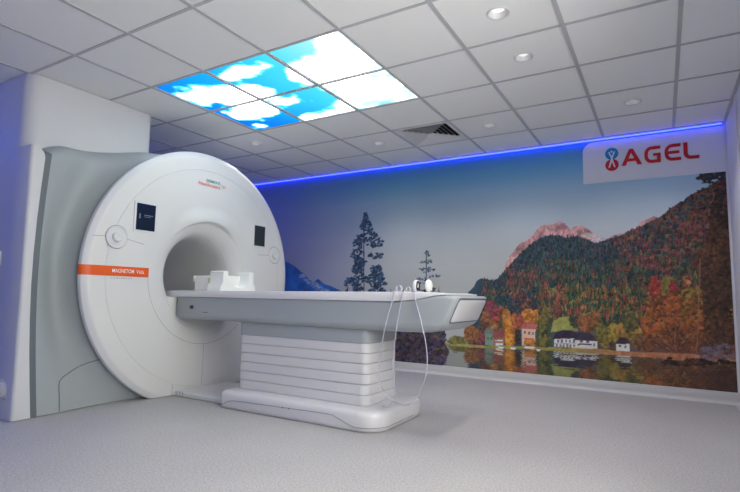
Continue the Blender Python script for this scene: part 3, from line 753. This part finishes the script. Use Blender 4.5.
def brow(r, a):
    d = (a-PI/2+PI) % (2*PI)-PI
    g = math.exp(-(abs(d)/0.55)**2.6)
    A_ = 0.062
    if r < 0.484: return 0.0
    if r < 0.503:
        t = (r-0.484)/0.019; return g*A_*t*t*(3-2*t)
    if r < 0.66:
        t = (r-0.503)/0.157; return g*A_*(1-t)**2*(1+2*t)
    return 0.0
def facex(y, z, eps=0.0):
    r = math.hypot(y-YC, z-ZC); a = math.atan2(z-ZC, y-YC)
    return float(np.interp(r, PR, PX))+brow(r, a)+eps
NA = 192
prof2 = []
for (r0, x0), (r1, x1) in zip(PROF[:-1], PROF[1:]):
    n = max(1, int(math.hypot(r1-r0, x1-x0)/0.02)) if r0 > 0.36 and r1 < 1.0 else 1
    if 0.455 < r0 < 0.60: n *= 3
    for k in range(n): prof2.append((r0+(r1-r0)*k/n, x0+(x1-x0)*k/n))
prof2.append(PROF[-1])
def shell(name, rows, m, parent, **kw):
    mb = MB(); R = []
    for r, x in rows:
        R.append([(x+brow(r, 2*PI*k/NA), YC+r*math.cos(2*PI*k/NA), ZC+r*math.sin(2*PI*k/NA)) for k in range(NA)])
    mb.rings(R, False, False)
    me = mb.mesh(name); bm = bmesh.new(); bm.from_mesh(me)
    bmesh.ops.bisect_plane(bm, geom=bm.verts[:]+bm.edges[:]+bm.faces[:], plane_co=(0, 0, 0.004), plane_no=(0, 0, 1), clear_inner=True)
    bm.to_mesh(me); bm.free()
    return link(name, me, m, parent, smooth=28, **kw)
ib = next(i for i, p in enumerate(prof2) if p[0] >= 0.3749)
ic = next(i for i, p in enumerate(prof2) if p[0] >= 1.1079)
shell('bore_liner', prof2[:ib+1], BORE, mri, label='grey tunnel lining')
front = shell('front_cover', prof2[ib:ic+1], WHITE, mri)
shell('outer_rim', prof2[ic:], RIMW, mri)
# the cover closes the tunnel mouth below the tabletop
zs_ = 0.840; rs_ = 0.452
def arcpt(z): return math.sqrt(max(0, rs_*rs_-(z-ZC)**2))
a_c = math.asin((zs_-ZC)/rs_)
pl = [(YC+rs_*math.cos(a), ZC+rs_*math.sin(a)) for a in np.linspace(-PI-a_c, a_c, 40)]
MB().prism(pl, lambda y, z: (-0.30, y, z), lambda y, z: (-0.2225, y, z)).build('tunnel_sill', WHITE, mri, smooth=None)
# table rail inside the tunnel
MB().box(-1.88, -0.44, YC-.26, YC+.26, 0.74, 0.840).build('tunnel_rail', TABLEW, mri, bevel=0.01)
# seams on the front cover
def seam(pts, wd=0.004):
    mb = MB(); n = len(pts); V = []; F = []
    for i, (y, z) in enumerate(pts):
        a = pts[max(0, i-1)]; b = pts[min(n-1, i+1)]; t = Vector((b[0]-a[0], b[1]-a[1])).normalized()
        for s in (-1, 1): 
            yy, zz = y-t.y*wd/2*s, z+t.x*wd/2*s; V.append((facex(yy, zz, 0.0009), yy, zz))
    for i in range(n-1): F.append((2*i, 2*i+1, 2*i+3, 2*i+2))
    mb.add(V, F); return mb.build('seam_line', SEAM, front, smooth=None)
L2 = lambda a, b, n=14: [(a[0]+(b[0]-a[0])*k/n, a[1]+(b[1]-a[1])*k/n) for k in range(n+1)]
seam(L2((-0.275, 1.292), (-0.175, 1.297))); seam(L2((-0.015, 1.290), (0.145, 1.262)))
seam(L2((1.47, 1.285), (1.64, 1.290)))
seam(L2((0.808, 0.415), (0.808, 0.060))); seam(L2((0.500, 0.10), (0.500, 0.01)))
ringp = lambda r_, a0, a1, n: [(YC+r_*math.cos(math.radians(a0+(a1-a0)*k/n)), ZC+r_*math.sin(math.radians(a0+(a1-a0)*k/n))) for k in range(n+1)]
seam(ringp(0.618, 184, 312, 60), 0.0035)
# orange band
def patch(name, y0, y1, z0, z1, m, parent, eps=0.002, n=40, k=6, label=None):
    V = []; F = []
    for i in range(n+1):
        for j in range(k+1):
            y, z = y0+(y1-y0)*i/n, z0+(z1-z0)*j/k; V.append((facex(y, z, eps), y, z))
    for i in range(n):
        for j in range(k):
            a = i*(k+1)+j; F.append((a, a+k+1, a+k+2, a+1))
    return MB().add(V, F).build(name, m, parent, label)
band = MB(); V = []; F = []
ys = [YC-1.1535+t for t in (0,)]+[]
bp_ = [(-0.3375, -0.246), (-0.3375, -0.224), (-0.3335, -0.2135), (-0.3255, -0.2065)]   # the band starts on the side of the rim
path = bp_+[(y, None) for y in np.linspace(-0.292, 0.203, 40)]
for y, x in path:
    for z in np.linspace(0.996, 1.072, 5):
        dy = 0 if x is None else (math.sqrt(1.1525**2-(z-ZC)**2)-1.1525)*-1
        V.append((facex(y, z, 0.0025) if x is None else x+0.002, y+dy, z))
for i in range(len(path)-1):
    for j in range(4):
        a = i*5+j; F.append((a, a+5, a+6, a+1))
bandO = band.add(V, F).build('colour_band', ORANGE, mri, 'orange band with white lettering')
def on_face(y0, z0, eps): return lambda a, b: (facex(y0+a, z0+b, eps), y0+a, z0+b)
text_mesh('lettering', 'MAGNETOM', 0.030, TEXTW, bandO, on_face(-0.115, 1.022, 0.0045), bold=0.012, width=0.180)
text_mesh('lettering', 'Vida', 0.030, TEXTW, bandO, on_face(0.084, 1.022, 0.0045), width=0.072)
for k in range(9):
    w_ = 0.012+0.004*((k*7) % 3); y = -0.118+0.0195*k
    patch('small_print', y, y+w_*0.75, 0.977, 0.983, TEXTG, front, 0.0012, 2, 1)
text_mesh('maker_lettering', 'SIEMENS', 0.028, TEAL, front, on_face(0.742, 1.910, 0.0025), 'teal capital lettering', bold=0.01, width=0.170)
text_mesh('maker_lettering', 'Healthineers', 0.034, REDT, front, on_face(0.655, 1.868, 0.0025), 'orange red lettering', bold=0.004, width=0.255)
for k, (dy, dz) in enumerate(((0.0, 0.0), (0.016, 0.012), (0.014, -0.010), (0.030, 0.002), (-0.010, 0.014))):
    y, z = 0.945+dy, 1.896+dz
    MB().prism(disc(y, z, 0.0045, 10), lambda a, b: (facex(a, b, 0.0005), a, b), lambda a, b: (facex(a, b, 0.0025), a, b)).build('logo_dot', REDT, front)
# displays
def flat(name, y0, y1, z0, z1, xa, xb, m, parent, r=0.006, label=None):
    return MB().prism(rrect((y0+y1)/2, (z0+z1)/2, (y1-y0)/2, (z1-z0)/2, r, 4), lambda a, b: (xa, a, b), lambda a, b: (xb, a, b)).build(name, m, parent, label, smooth=40)
def display(y0, y1, z0, z1, inset, m, lab, glyph):
    cx = max(facex(y, z) for y in (y0, y1) for z in (z0, z1)); xm = min(facex(y, z) for y in (y0, y1) for z in (z0, z1))
    f = flat('display', y0, y1, z0, z1, xm-.01, cx+.004, RIMW, mri, 0.012, lab)
    flat('screen', y0+inset, y1-inset, z0+inset, z1-inset, cx+.003, cx+.0055, m, f, 0.003)
    X = cx+.0055
    for (a, b, c, d) in glyph:
        w_, h_ = y1-y0, z1-z0
        flat('screen_mark', y0+w_*a, y0+w_*b, z0+h_*c, z0+h_*d, X, X+.0008, SCRTXT, f, 0.001)
display(0.036, 0.244, 1.358, 1.612, 0.018, SCREEN, 'dark display in a white frame on the left of the tunnel', [(.20, .26, .44, .60), (.42, .80, .55, .575), (.42, .70, .50, .515)])
display(1.388, 1.563, 1.366, 1.598, 0.010, SCREEN2, 'dark display on the right of the tunnel', [])
# turning knobs
def dial(y, z, lab):
    x = facex(y, z)
    def rev(rows, name, m, par, label=None):
        mb = MB(); n = 40
        mb.rings([[(x+h, y+r*math.cos(2*PI*k/n), z+r*math.sin(2*PI*k/n)) for k in range(n)] for r, h in rows], False, False)
        return mb.build(name, m, par, label, smooth=30)
    d = rev([(0.088, -.01), (0.088, 0.004), (0.083, 0.007), (0.076, 0.006), (0.073, 0.002), (0.052, 0.003), (0.0001, 0.003)], 'control_dial', RIMW, mri, lab)
    rev([(0.089, -.006), (0.0935, 0.0025), (0.0875, 0.0045)], 'dial_groove', SEAM, d)
    rev([(0.042, 0.002), (0.040, 0.012), (0.036, 0.022), (0.030, 0.026), (0.020, 0.024), (0.0001, 0.022)], 'knob', WHITE, d)
dial(-0.094, 1.297, 'round control dial on the left side of the ring')
dial(1.722, 1.300, 'round control dial on the right side of the ring')

# grey side cover: a shallow hollow sweeping from the ring out to the corner post
ZT_Y = [-0.57, -0.50, -0.44, -0.377, -0.186, 0.05, 0.25, 0.45, 0.815]
ZT_Z = [1.900, 1.942, 1.966, 1.980, 2.004, 2.044, 2.085, 2.115, 2.135]
qpost = lambda z: -0.548-0.040*min(1, z/1.892)-0.046*math.sin(PI*min(1, max(0, z)/1.892))
ztop = lambda y: float(np.interp(y, ZT_Y, ZT_Z))
def xface(y, z):
    rr_ = 1.12**2-(z-ZC)**2; yr = YC-math.sqrt(rr_) if rr_ > 0 else YC
    yl = qpost(z)+0.028; t = min(1.0, max(0.0, (y-yl)/max(0.05, yr-yl)))
    k = 0.4+0.6*min(1, z/0.8)
    return -0.315+0.05*t-0.15*k*math.sin(PI*t**1.6)*1.0
mb = MB(); R = []
NY, NZ = 60, 40
for i in range(NY+1):
    f_ = i/NY; yat = lambda z: qpost(z)+0.028+(YC-qpost(z)-0.028)*f_
    zt_ = ztop(yat(1.85)); col = []
    rr2 = 0.12
    for j in range(NZ+1):
        z = 0.004+(zt_-rr2-0.004)*j/NZ; y = yat(z); col.append((xface(y, z), y, z))
    y = yat(zt_-rr2); xa = xface(y, zt_-rr2)
    for k in range(1, 9):
        a = k/8*PI/2; col.append((xa-rr2*(1-math.cos(a)), y, zt_-rr2+rr2*math.sin(a)))
    col.append((-1.85, y, zt_)); R.append(col)
mb.rings(R, False, False, closed=False)
keep = []
for f in mb.f:
    yy = sum(mb.v[i][1] for i in f)/4; zz = sum(mb.v[i][2] for i in f)/4; xx = sum(mb.v[i][0] for i in f)/4
    if math.hypot(yy-YC, zz-ZC) > 1.03 or xx < -1.0 and False: keep.append(f)
mb.f = keep
side = mb.build('side_cover', GREY, mri, 'blue grey hollowed side cover', smooth=60)
sm = MB(); V = []; F = []
pts = spline([(-0.349, 0.012), (-0.352, 0.10), (-0.356, 0.195), (-0.335, 0.238), (-0.26, 0.276), (-0.185, 0.313), (-0.076, 0.362), (0.0, 0.39)], 5)
for i, p in enumerate(pts):
    a = pts[max(0, i-1)]; b = pts[min(len(pts)-1, i+1)]; t = Vector((b[0]-a[0], b[1]-a[1])).normalized()
    for s in (-1, 1):
        yy, zz = p[0]-t.y*.004*s, p[1]+t.x*.004*s; V.append((xface(yy, zz)+0.0015, yy, zz))
for i in range(len(pts)-1): F.append((2*i, 2*i+1, 2*i+3, 2*i+2))
sm.add(V, F).build('seam_line', DGREY, side, smooth=None)
# dark joint with its recess shade painted in, white corner post and side panel
def upright(name, y0, y1, x0, x1, ztp, rtop, m, lab=None, rv=0.02):
    mb = MB(); R = []
    prof = [(0.004+(ztp-rtop)*k/8, 0) for k in range(8)]+[(ztp-rtop+rtop*math.sin(a), rtop*(1-math.cos(a))) for a in [k/8*PI/2 for k in range(9)]]
    for z, inset in prof:
        q = qpost(z)-inset; y0 = -0.665-0.022*z/ztp
        R.append([(x, y, z) for x, y in ((x0, y0), (x1-rv, y0), (x1-rv*.3, y0+rv*.3), (x1, y0+rv), (x1, q), (x0, q))])
    mb.rings(R); return mb.build(name, m, mri, lab, smooth=50)
upright('corner_post', -0.665, -0.548, -0.52, -0.300, 1.892, 0.085, CASING, 'white upright edge of the side cover')
mb = MB(); mb.rings([[(-0.60, qpost(z)-.03, z), (-0.60, qpost(z)+.045, z), (-0.309, qpost(z)+.045, z), (-0.309, qpost(z)-.03, z)] for z in [0.004+1.85*k/16 for k in range(17)]]+[[(-0.60, -0.63, 1.90), (-0.60, -0.55, 1.90), (-0.40, -0.55, 1.90), (-0.40, -0.63, 1.90)]])
mb.build('joint_strip', JOINT_SHADE, mri, 'dark grey joint and shaded recess beside the white post', smooth=40)
sp_ = MB().rings([[(-1.90, -.665, .004), (-.515, -.665, .004), (-.515, -.60, .004), (-1.90, -.60, .004)], [(-1.90, -.687, 1.892), (-.515, -.687, 1.892), (-.515, -.63, 1.892), (-1.90, -.63, 1.892)]]).build('side_panel', CASING, mri, 'white side panel', bevel=0.004)
MB().box(-1.88, -0.40, -0.6695, -0.662, 0.136, 0.142).build('panel_seam', SEAM, sp_)
MB().box(-0.625, -0.615, -0.690, -0.670, 1.045, 1.150).build('handle_slot', WHITE, sp_, bevel=0.003)
mb = MB(); n = 32
mb.rings([[(-0.470+r*math.cos(2*PI*k/n), -0.667-h_, 0.195+r*0.9*math.sin(2*PI*k/n)) for k in range(n)] for r, h_ in ((0.078, -.002), (0.078, .004), (0.070, .006), (0.062, .002), (0.055, .012), (0.03, .022), (0.0001, .024))], False, False)
mb.build('round_cap', WHITE, sp_)
# magnet body behind
mb = MB(); n = 96
mb.rings([[(x, YC+r*math.cos(2*PI*k/n), max(0.004, ZC+r*math.sin(2*PI*k/n))) for k in range(n)] for x, r in ((-0.268, 1.06), (-1.85, 1.06), (-1.90, 1.02), (-1.90, 0.36))], False, False)
mb.build('magnet_shell', GREY, mri)
MB().box(-1.88, -0.60, -0.56, 0.2, 0.004, 1.80).build('inner_frame', DGREY, mri)

# boxed casing between scanner and ceiling
ys = np.linspace(-0.645, 0.40, 30)
low = [(y, ztop(max(-0.545, y))+0.004 if y > -0.56 else 1.897) for y in ys]
mb = MB(); R = []
def cas(x, y): return x, y
out = []
rc = 0.095
plan = [(-1.80, -0.625)]+[(-0.55-rc+rc*math.sin(a), -0.625+rc-rc*math.cos(a)) for a in [k/8*PI/2 for k in range(9)]]
plan += [(-0.55, y) for y in np.linspace(-0.5, 0.34, 18)]+[(-0.55-.05+.05*math.cos(a), 0.365+.05*math.sin(a)) for a in [k/6*PI/2 for k in range(7)]]+[(-1.80, 0.415)]
bot = [(x, y, (ztop(y)+0.003 if y > -0.545 else 1.897)) for x, y in plan]
mb.rings([bot, [(x, y, 2.499) for x, y in plan]], True, True)
tag(mb.build('ceiling_casing', CASING, smooth=40), 'white boxed casing with rounded corners between the scanner top and the ceiling', 'casing')

# ================================================================== THE PATIENT TABLE
TY = 0.81
tb = thing('patient_table', 'long patient table with grey tray on a ribbed white pedestal in front of the tunnel', 'patient table', (1.2, TY, 0))
def TL(x, y, z): return (x-1.2, y-TY, z)
def lift(outline, rows, name, m, parent=tb, lab=None, smooth=40):
    # rows: (z, inset)
    mb = MB(); cx = sum(p[0] for p in outline)/len(outline); cy = sum(p[1] for p in outline)/len(outline)
    xs = [p[0] for p in outline]; ysx = [p[1] for p in outline]; hx = (max(xs)-min(xs))/2; hy = (max(ysx)-min(ysx))/2; mx_ = (max(xs)+min(xs))/2; my_ = (max(ysx)+min(ysx))/2
    R = [[TL(mx_+(x-mx_)*(1-i/hx), my_+(y-my_)*(1-i/hy), z) for x, y in outline] for z, i in rows]
    mb.rings(R); return mb.build(name, m, parent, lab, smooth=smooth)
base_o = rrect(1.17, 0.80, 0.71, 0.380, (0.16, 0.05, 0.05, 0.16), 10)
base = lift(base_o, [(0.003, 0.012), (0.012, 0.004), (0.03, 0.0), (0.098, 0.0), (0.118, 0.006), (0.128, 0.018), (0.132, 0.05)], 'base', TABLEW)
# curved groove along the foot cover and its two screws
def base_pt(s_x, z, e=0.0015):
    return (s_x, 0.49-e, z)
gp = spline([(0.475, 0.022), (0.52, 0.034), (0.56, 0.052), (0.63, 0.068), (0.90, 0.076), (1.20, 0.082), (1.50, 0.087), (1.56, 0.076), (1.63, 0.052), (1.68, 0.036), (1.72, 0.031)], 5)
mb = MB(); path = [TL(x, 0.4195, z) for x, z in gp]
for k in range(1, 10):
    a = k/9*PI/2; path.append(TL(1.72+0.16*math.sin(a), 0.42+0.16-0.16*math.cos(a), 0.031))
path.append(TL(1.88, TY, 0.031)); path.append(TL(1.88, TY+.12, 0.031))
mb.tube(path, 0.0032, 6).build('groove_line', SEAM, base)
for x in (1.105, 1.165):
    MB().prism(disc(x, 0.080, 0.006, 12), lambda a, b: TL(a, 0.4215, b), lambda a, b: TL(a, 0.417, b)).build('screw', DGREY, base)
ped = lambda i: rrect(1.105, 0.795, 0.605-i, 0.232-i, 0.055, 8)
z = 0.131
for k in range(6):
    h = 0.0705; i0 = 0.006*(1-k/6)
    lift(ped(0.004), [(z+.0005, 0.010), (z+.002, 0.003), (z+.005, 0.0), (z+h-.005, 0.0), (z+h-.002, 0.003), (z+h-.0005, 0.010)], 'pedestal_fold', TABLEW, lab=None)
    z += h
lift(ped(0.018), [(0.131, 0), (0.554, 0)], 'pedestal_core', SEAM)
lift(ped(-0.002), [(0.554, 0.0), (0.60, 0.0), (0.668, 0.0)], 'pedestal_neck', TRAYG)
# tray: a long lofted shell that swells into a closed foot end
def section(x, hy, zb_, zt_, rb, rt, slope=0.0, n=7):
    o = []
    for (sy, sz, a0, r) in ((1, 1, 0, rt), (-1, 1, 90, rt), (-1, -1, 180, rb), (1, -1, 270, rb)):
        for k in range(n+1):
            a = math.radians(a0+90*k/n)
            yy = sy*(hy-r)+r*math.cos(a); zz = (zt_-r if sz > 0 else zb_+r)+r*math.sin(a)
            o.append((x-slope*(zt_-zz), TY+yy, zz))
    return [TL(*p) for p in o]
secs = []
for x, hy, zb_, zt_, rb, rt, sl in [(-0.205, .285, .668, .842, .03, .006, 0), (-0.19, .300, .655, .843, .04, .006, 0), (0.1, .304, .652, .843, .05, .006, 0), (1.0, .306, .650, .843, .05, .006, 0), (1.70, .307, .648, .843, .055, .008, 0),
        (1.95, .309, .648, .843, .06, .010, 0), (2.05, .311, .649, .855, .06, .014, .05), (2.15, .313, .651, .875, .06, .018, .12), (2.24, .314, .655, .886, .06, .022, .22), (2.31, .314, .665, .8895, .055, .025, .35), (2.355, .312, .680, .8885, .05, .03, .45), (2.372, .304, .690, .884, .045, .03, .45), (2.378, .290, .70, .874, .04, .03, .45)]:
    secs.append(section(x, hy, zb_, zt_, rb, rt, sl))
tray = MB().rings(secs).build('tray', TRAYG, tb, 'cool grey tray under the tabletop', smooth=45)
# white end panel on the slanted foot end
def endp(y, z, d): return TL(2.378-0.45*(0.874-z)+d, y, z)
MB().rings([[endp(a, b, -0.02) for a, b in rrect(TY, 0.793, 0.272, 0.080, 0.026, 5)], [endp(a, b, 0.0035) for a, b in rrect(TY, 0.793, 0.272, 0.080, 0.026, 5)]], True, True).build('end_outline', JOINT_SHADE, tb, 'dark outline for the recess shadow and bezel round the end panel')  # dark outline paints the recess shadow along with the grey bezel
MB().rings([[endp(a, b, -0.01) for a, b in rrect(TY, 0.791, 0.262, 0.070, 0.022, 5)], [endp(a, b, 0.006) for a, b in rrect(TY, 0.791, 0.262, 0.070, 0.022, 5)], [endp(a, b, 0.010) for a, b in rrect(TY, 0.791, 0.255, 0.063, 0.018, 5)]], True, True).build('end_panel', TABLEW, tb, 'white end panel')
# white tabletop, tapering away into the foot end
tops = []
for x, hy, zb_, zt_ in [(-0.42, .250, .8435, .892), (-0.34, .280, .8435, .894), (-0.23, .314, .8435, .896), (0.0, .319, .8435, .896), (1.0, .320, .8435, .901), (1.90, .320, .8445, .907), (2.00, .319, .850, .908), (2.08, .318, .859, .908), (2.16, .316, .873, .908), (2.24, .312, .8885, .907), (2.30, .300, .892, .901)]:
    o = []
    for s_, t_ in ((1, 0), (1, .35), (.992, .8), (.97, 1), (.5, .9), (0, .85), (-.5, .9), (-.97, 1), (-.992, .8), (-1, .35), (-1, 0), (-.5, 0), (.5, 0)):
        o.append(TL(x, TY+s_*hy, zb_+(zt_-zb_)*t_))
    tops.append(o)
MB().rings(tops).build('tabletop', TABLEW, tb, 'white tabletop', smooth=40)
# docking foot between pedestal and ring
dk = MB().box(*(a for p in ((-0.165, 0.46), (0.51, 1.11), (0.003, 0.040)) for a in p))
dk.v = [(x-1.2, y-TY, z) for x, y, z in dk.v]
dko = dk.build('docking_foot', TABLEW, tb, bevel=0.006)
for k in range(3):
    t = MB().box(-0.13+.035*k-1.2, -0.125+.035*k-1.2, 0.507-TY, 0.511-TY, 0.006, 0.042); t.build('rib', SEAM, dko)
MB().prism(disc(0.005, 0.757, 0.016, 18), lambda a, b: TL(a, 0.52, b), lambda a, b: TL(a, 0.498, b)).build('release_button', BUTTON, tray, 'dark red round button')
MB().prism(disc(-0.012, 0.757, 0.012, 18), lambda a, b: TL(a, 0.52, b), lambda a, b: TL(a, 0.5005, b)).build('button_ring', mat('tan rubber', (0.32, 0.24, 0.21), 0.6, noise=0.05), tray)
MB().prism(rrect(0.17, 0.717, 0.030, 0.003, 0.002, 3), lambda a, b: TL(a, 0.52, b), lambda a, b: TL(a, 0.5035, b)).build('tray_mark', DGREY, tray)

# ================================================================== THINGS ON THE TABLE
hc = thing('head_coil', 'cream white head coil with a U-shaped cradle on the tabletop by the tunnel', 'head coil', (0.1, 0.78, 0.896))
def HL_(x, y, z): return (x-0.1, y-0.78, z-0.896)
# cradle: U profile in (y, z), extruded along x
yo, yi = 0.180, 0.125
u_ = [(-yo-.03, 0.0), (-yo-.022, .045), (-yo, .075), (-yo, .165), (-yo+.012, .172), (-yi-.008, .172), (-yi, .165), (-yi+.004, .10)]
u_ += [(-.115+.115*(1-math.cos(a)), .085-.052*math.sin(a)) for a in [k/6*PI/2 for k in range(1, 7)]]
u_ = u_+[(-y, z_) for y, z_ in reversed(u_[:-1])]
MB().prism(u_, lambda a, b: HL_(0.10, 0.78+a, 0.896+b), lambda a, b: HL_(0.262, 0.78+a, 0.896+b)).build('cradle', FOAM, hc, smooth=40, bevel=0.004)
MB().prism(rrect(0.78, 0.896+.0775, .1239, .05, .006, 4), lambda a, b: HL_(0.145, a, b+.01), lambda a, b: HL_(0.150, a, b+.01)).build('back_plate', FOAM, hc)
blk = MB().prism(rrect(0, 0.066, 0.158, 0.066, 0.012, 4), lambda a, b: HL_(-0.115, 0.78+a, 0.896+b), lambda a, b: HL_(0.105, 0.78+a, 0.896+b)).build('rear_housing', FOAM, hc, bevel=0.004)
MB().box(0, 1, 0, 1, 0, 1)
MB().box(-0.255, -0.205, -0.150, -0.105, 0.080, 0.112).build('plug', FOAM, hc, bevel=0.008)
MB().box(-0.235, -0.215, -0.165, -0.120, 0.112, 0.130).build('latch', FOAM, hc, bevel=0.004)
MB().box(-0.045, -0.004, -0.1605, -0.157, 0.070, 0.112).build('label_sticker', GREENL, hc, 'pale green sticker', bevel=0.001)

hp = thing('headphones', 'white headphones with black cushions lying near the foot end of the table', 'headphones', (2.025, 0.75, 0.908))
def cup(x, s_, h):
    mb = MB(); n = 24; rows = []
    for k in range(9):
        a = k/8*PI/2; rows.append((math.cos(a), math.sin(a)))
    R = [[(x-s_*d*0.026, 0.040*c*math.cos(2*PI*q/n), h+0.043*c*math.sin(2*PI*q/n)*(1.0)) for q in range(n)] for c, d in rows[:-1]]+[[(x-s_*0.026, 0, h)]*n]
    R = [[(x+s_*0.009, 0.036*math.cos(2*PI*q/n), h+0.040*math.sin(2*PI*q/n)) for q in range(n)]]+R
    mb.rings(R, True, False); e = mb.build('ear_cup', FOAM, hp, smooth=60)
    mb = MB(); pth = [(x+s_*0.007, 0.023*math.cos(2*PI*q/20), h-.002+0.030*math.sin(2*PI*q/20)) for q in range(20)]
    mb.tube(pth, 0.008, 8, closed=True).build('cushion', BLACKF, e)
    return e
cup(-0.036, 1, 0.044); cup(0.052, -1, 0.046)
mb = MB(); pth = spline([(-0.028, 0.0, 0.030), (-0.018, 0.0, 0.016), (0.0, -0.004, 0.0095), (0.02, -0.004, 0.0095), (0.036, 0.0, 0.018), (0.044, 0.0, 0.034)], 5)
mb.tube(pth, 0.009, 8).build('headband', BLACKF, hp, 'black headband')
# clear hose: a loop hanging over the table's edge and a strand down to the foot
hose = MB()
p1 = [(1.90, .70, 0.908), (1.93, .58, 0.911), (1.950, .492, 0.908), (1.948, .481, .870), (1.905, .474, .72), (1.872, .472, .56), (1.852, .472, .42), (1.868, .474, .31), (1.928, .478, .232), (2.022, .482, .200), (2.100, .480, .232), (2.160, .476, .330), (2.192, .474, .450), (2.185, .474, .58), (2.150, .476, .72), (2.108, .482, .850), (2.098, .489, 0.908), (2.09, .55, 0.913), (2.06, .70, 0.914)]
hose.tube(spline(p1, 6), 0.0034, 8)
th = thing('air_hose', 'thin clear hose looped over the table edge and hanging to the foot', 'hose', (1.95, 0.48, 0.9))
def rel(mb): mb.v = [(x-1.95, y-.48, z_-.9) for x, y, z_ in mb.v]; return mb
rel(hose).build('hanging_loop', TUBEM, th, smooth=60)
h2 = MB(); p2 = [(2.00, .62, 0.908), (2.012, .53, 0.911), (2.016, .490, 0.906), (2.010, .480, .865), (1.985, .474, .72), (1.965, .473, .56), (1.958, .475, .42), (1.965, .482, .30), (1.945, .52, .215), (1.86, .58, .150), (1.80, .63, .138)]
rel(h2.tube(spline(p2, 6), 0.0030, 8)).build('hanging_strand', TUBEM, th, smooth=60)
h3 = MB()
cc = []
for k in range(72):
    a = k/24*2*PI; cc.append((1.90+.021*math.cos(a)+.010*k/72, .64+.012*k/72, .9085+.023+.020*math.sin(a)*(1+.1*math.sin(k))))
rel(h3.tube(cc, 0.003, 7)).build('coiled_bundle', TUBEM, th, smooth=60)
h4 = MB(); cc = [(1.965+.015*math.cos(k/16*2*PI), .66+.01*k/32, .927+.016*math.sin(k/16*2*PI)) for k in range(33)]
rel(h4.tube(cc, 0.003, 7)).build('coiled_bundle', TUBEM, th, smooth=60)

# ------------------------------------------------------------------ world and view
wd = bpy.data.worlds.new('world'); sc.world = wd; wd.use_nodes = True
wd.node_tree.nodes['Background'].inputs['Color'].default_value = (0.02, 0.02, 0.025, 1)
sc.view_settings.view_transform = 'Standard'; sc.view_settings.look = 'None'
sc.view_settings.gamma = 1.0; sc.view_settings.use_curve_mapping = False
sc.view_settings.exposure = 0.08
sc.cycles.use_denoising = True
sc.cycles.max_bounces = 10
sc.cycles.diffuse_bounces = 6
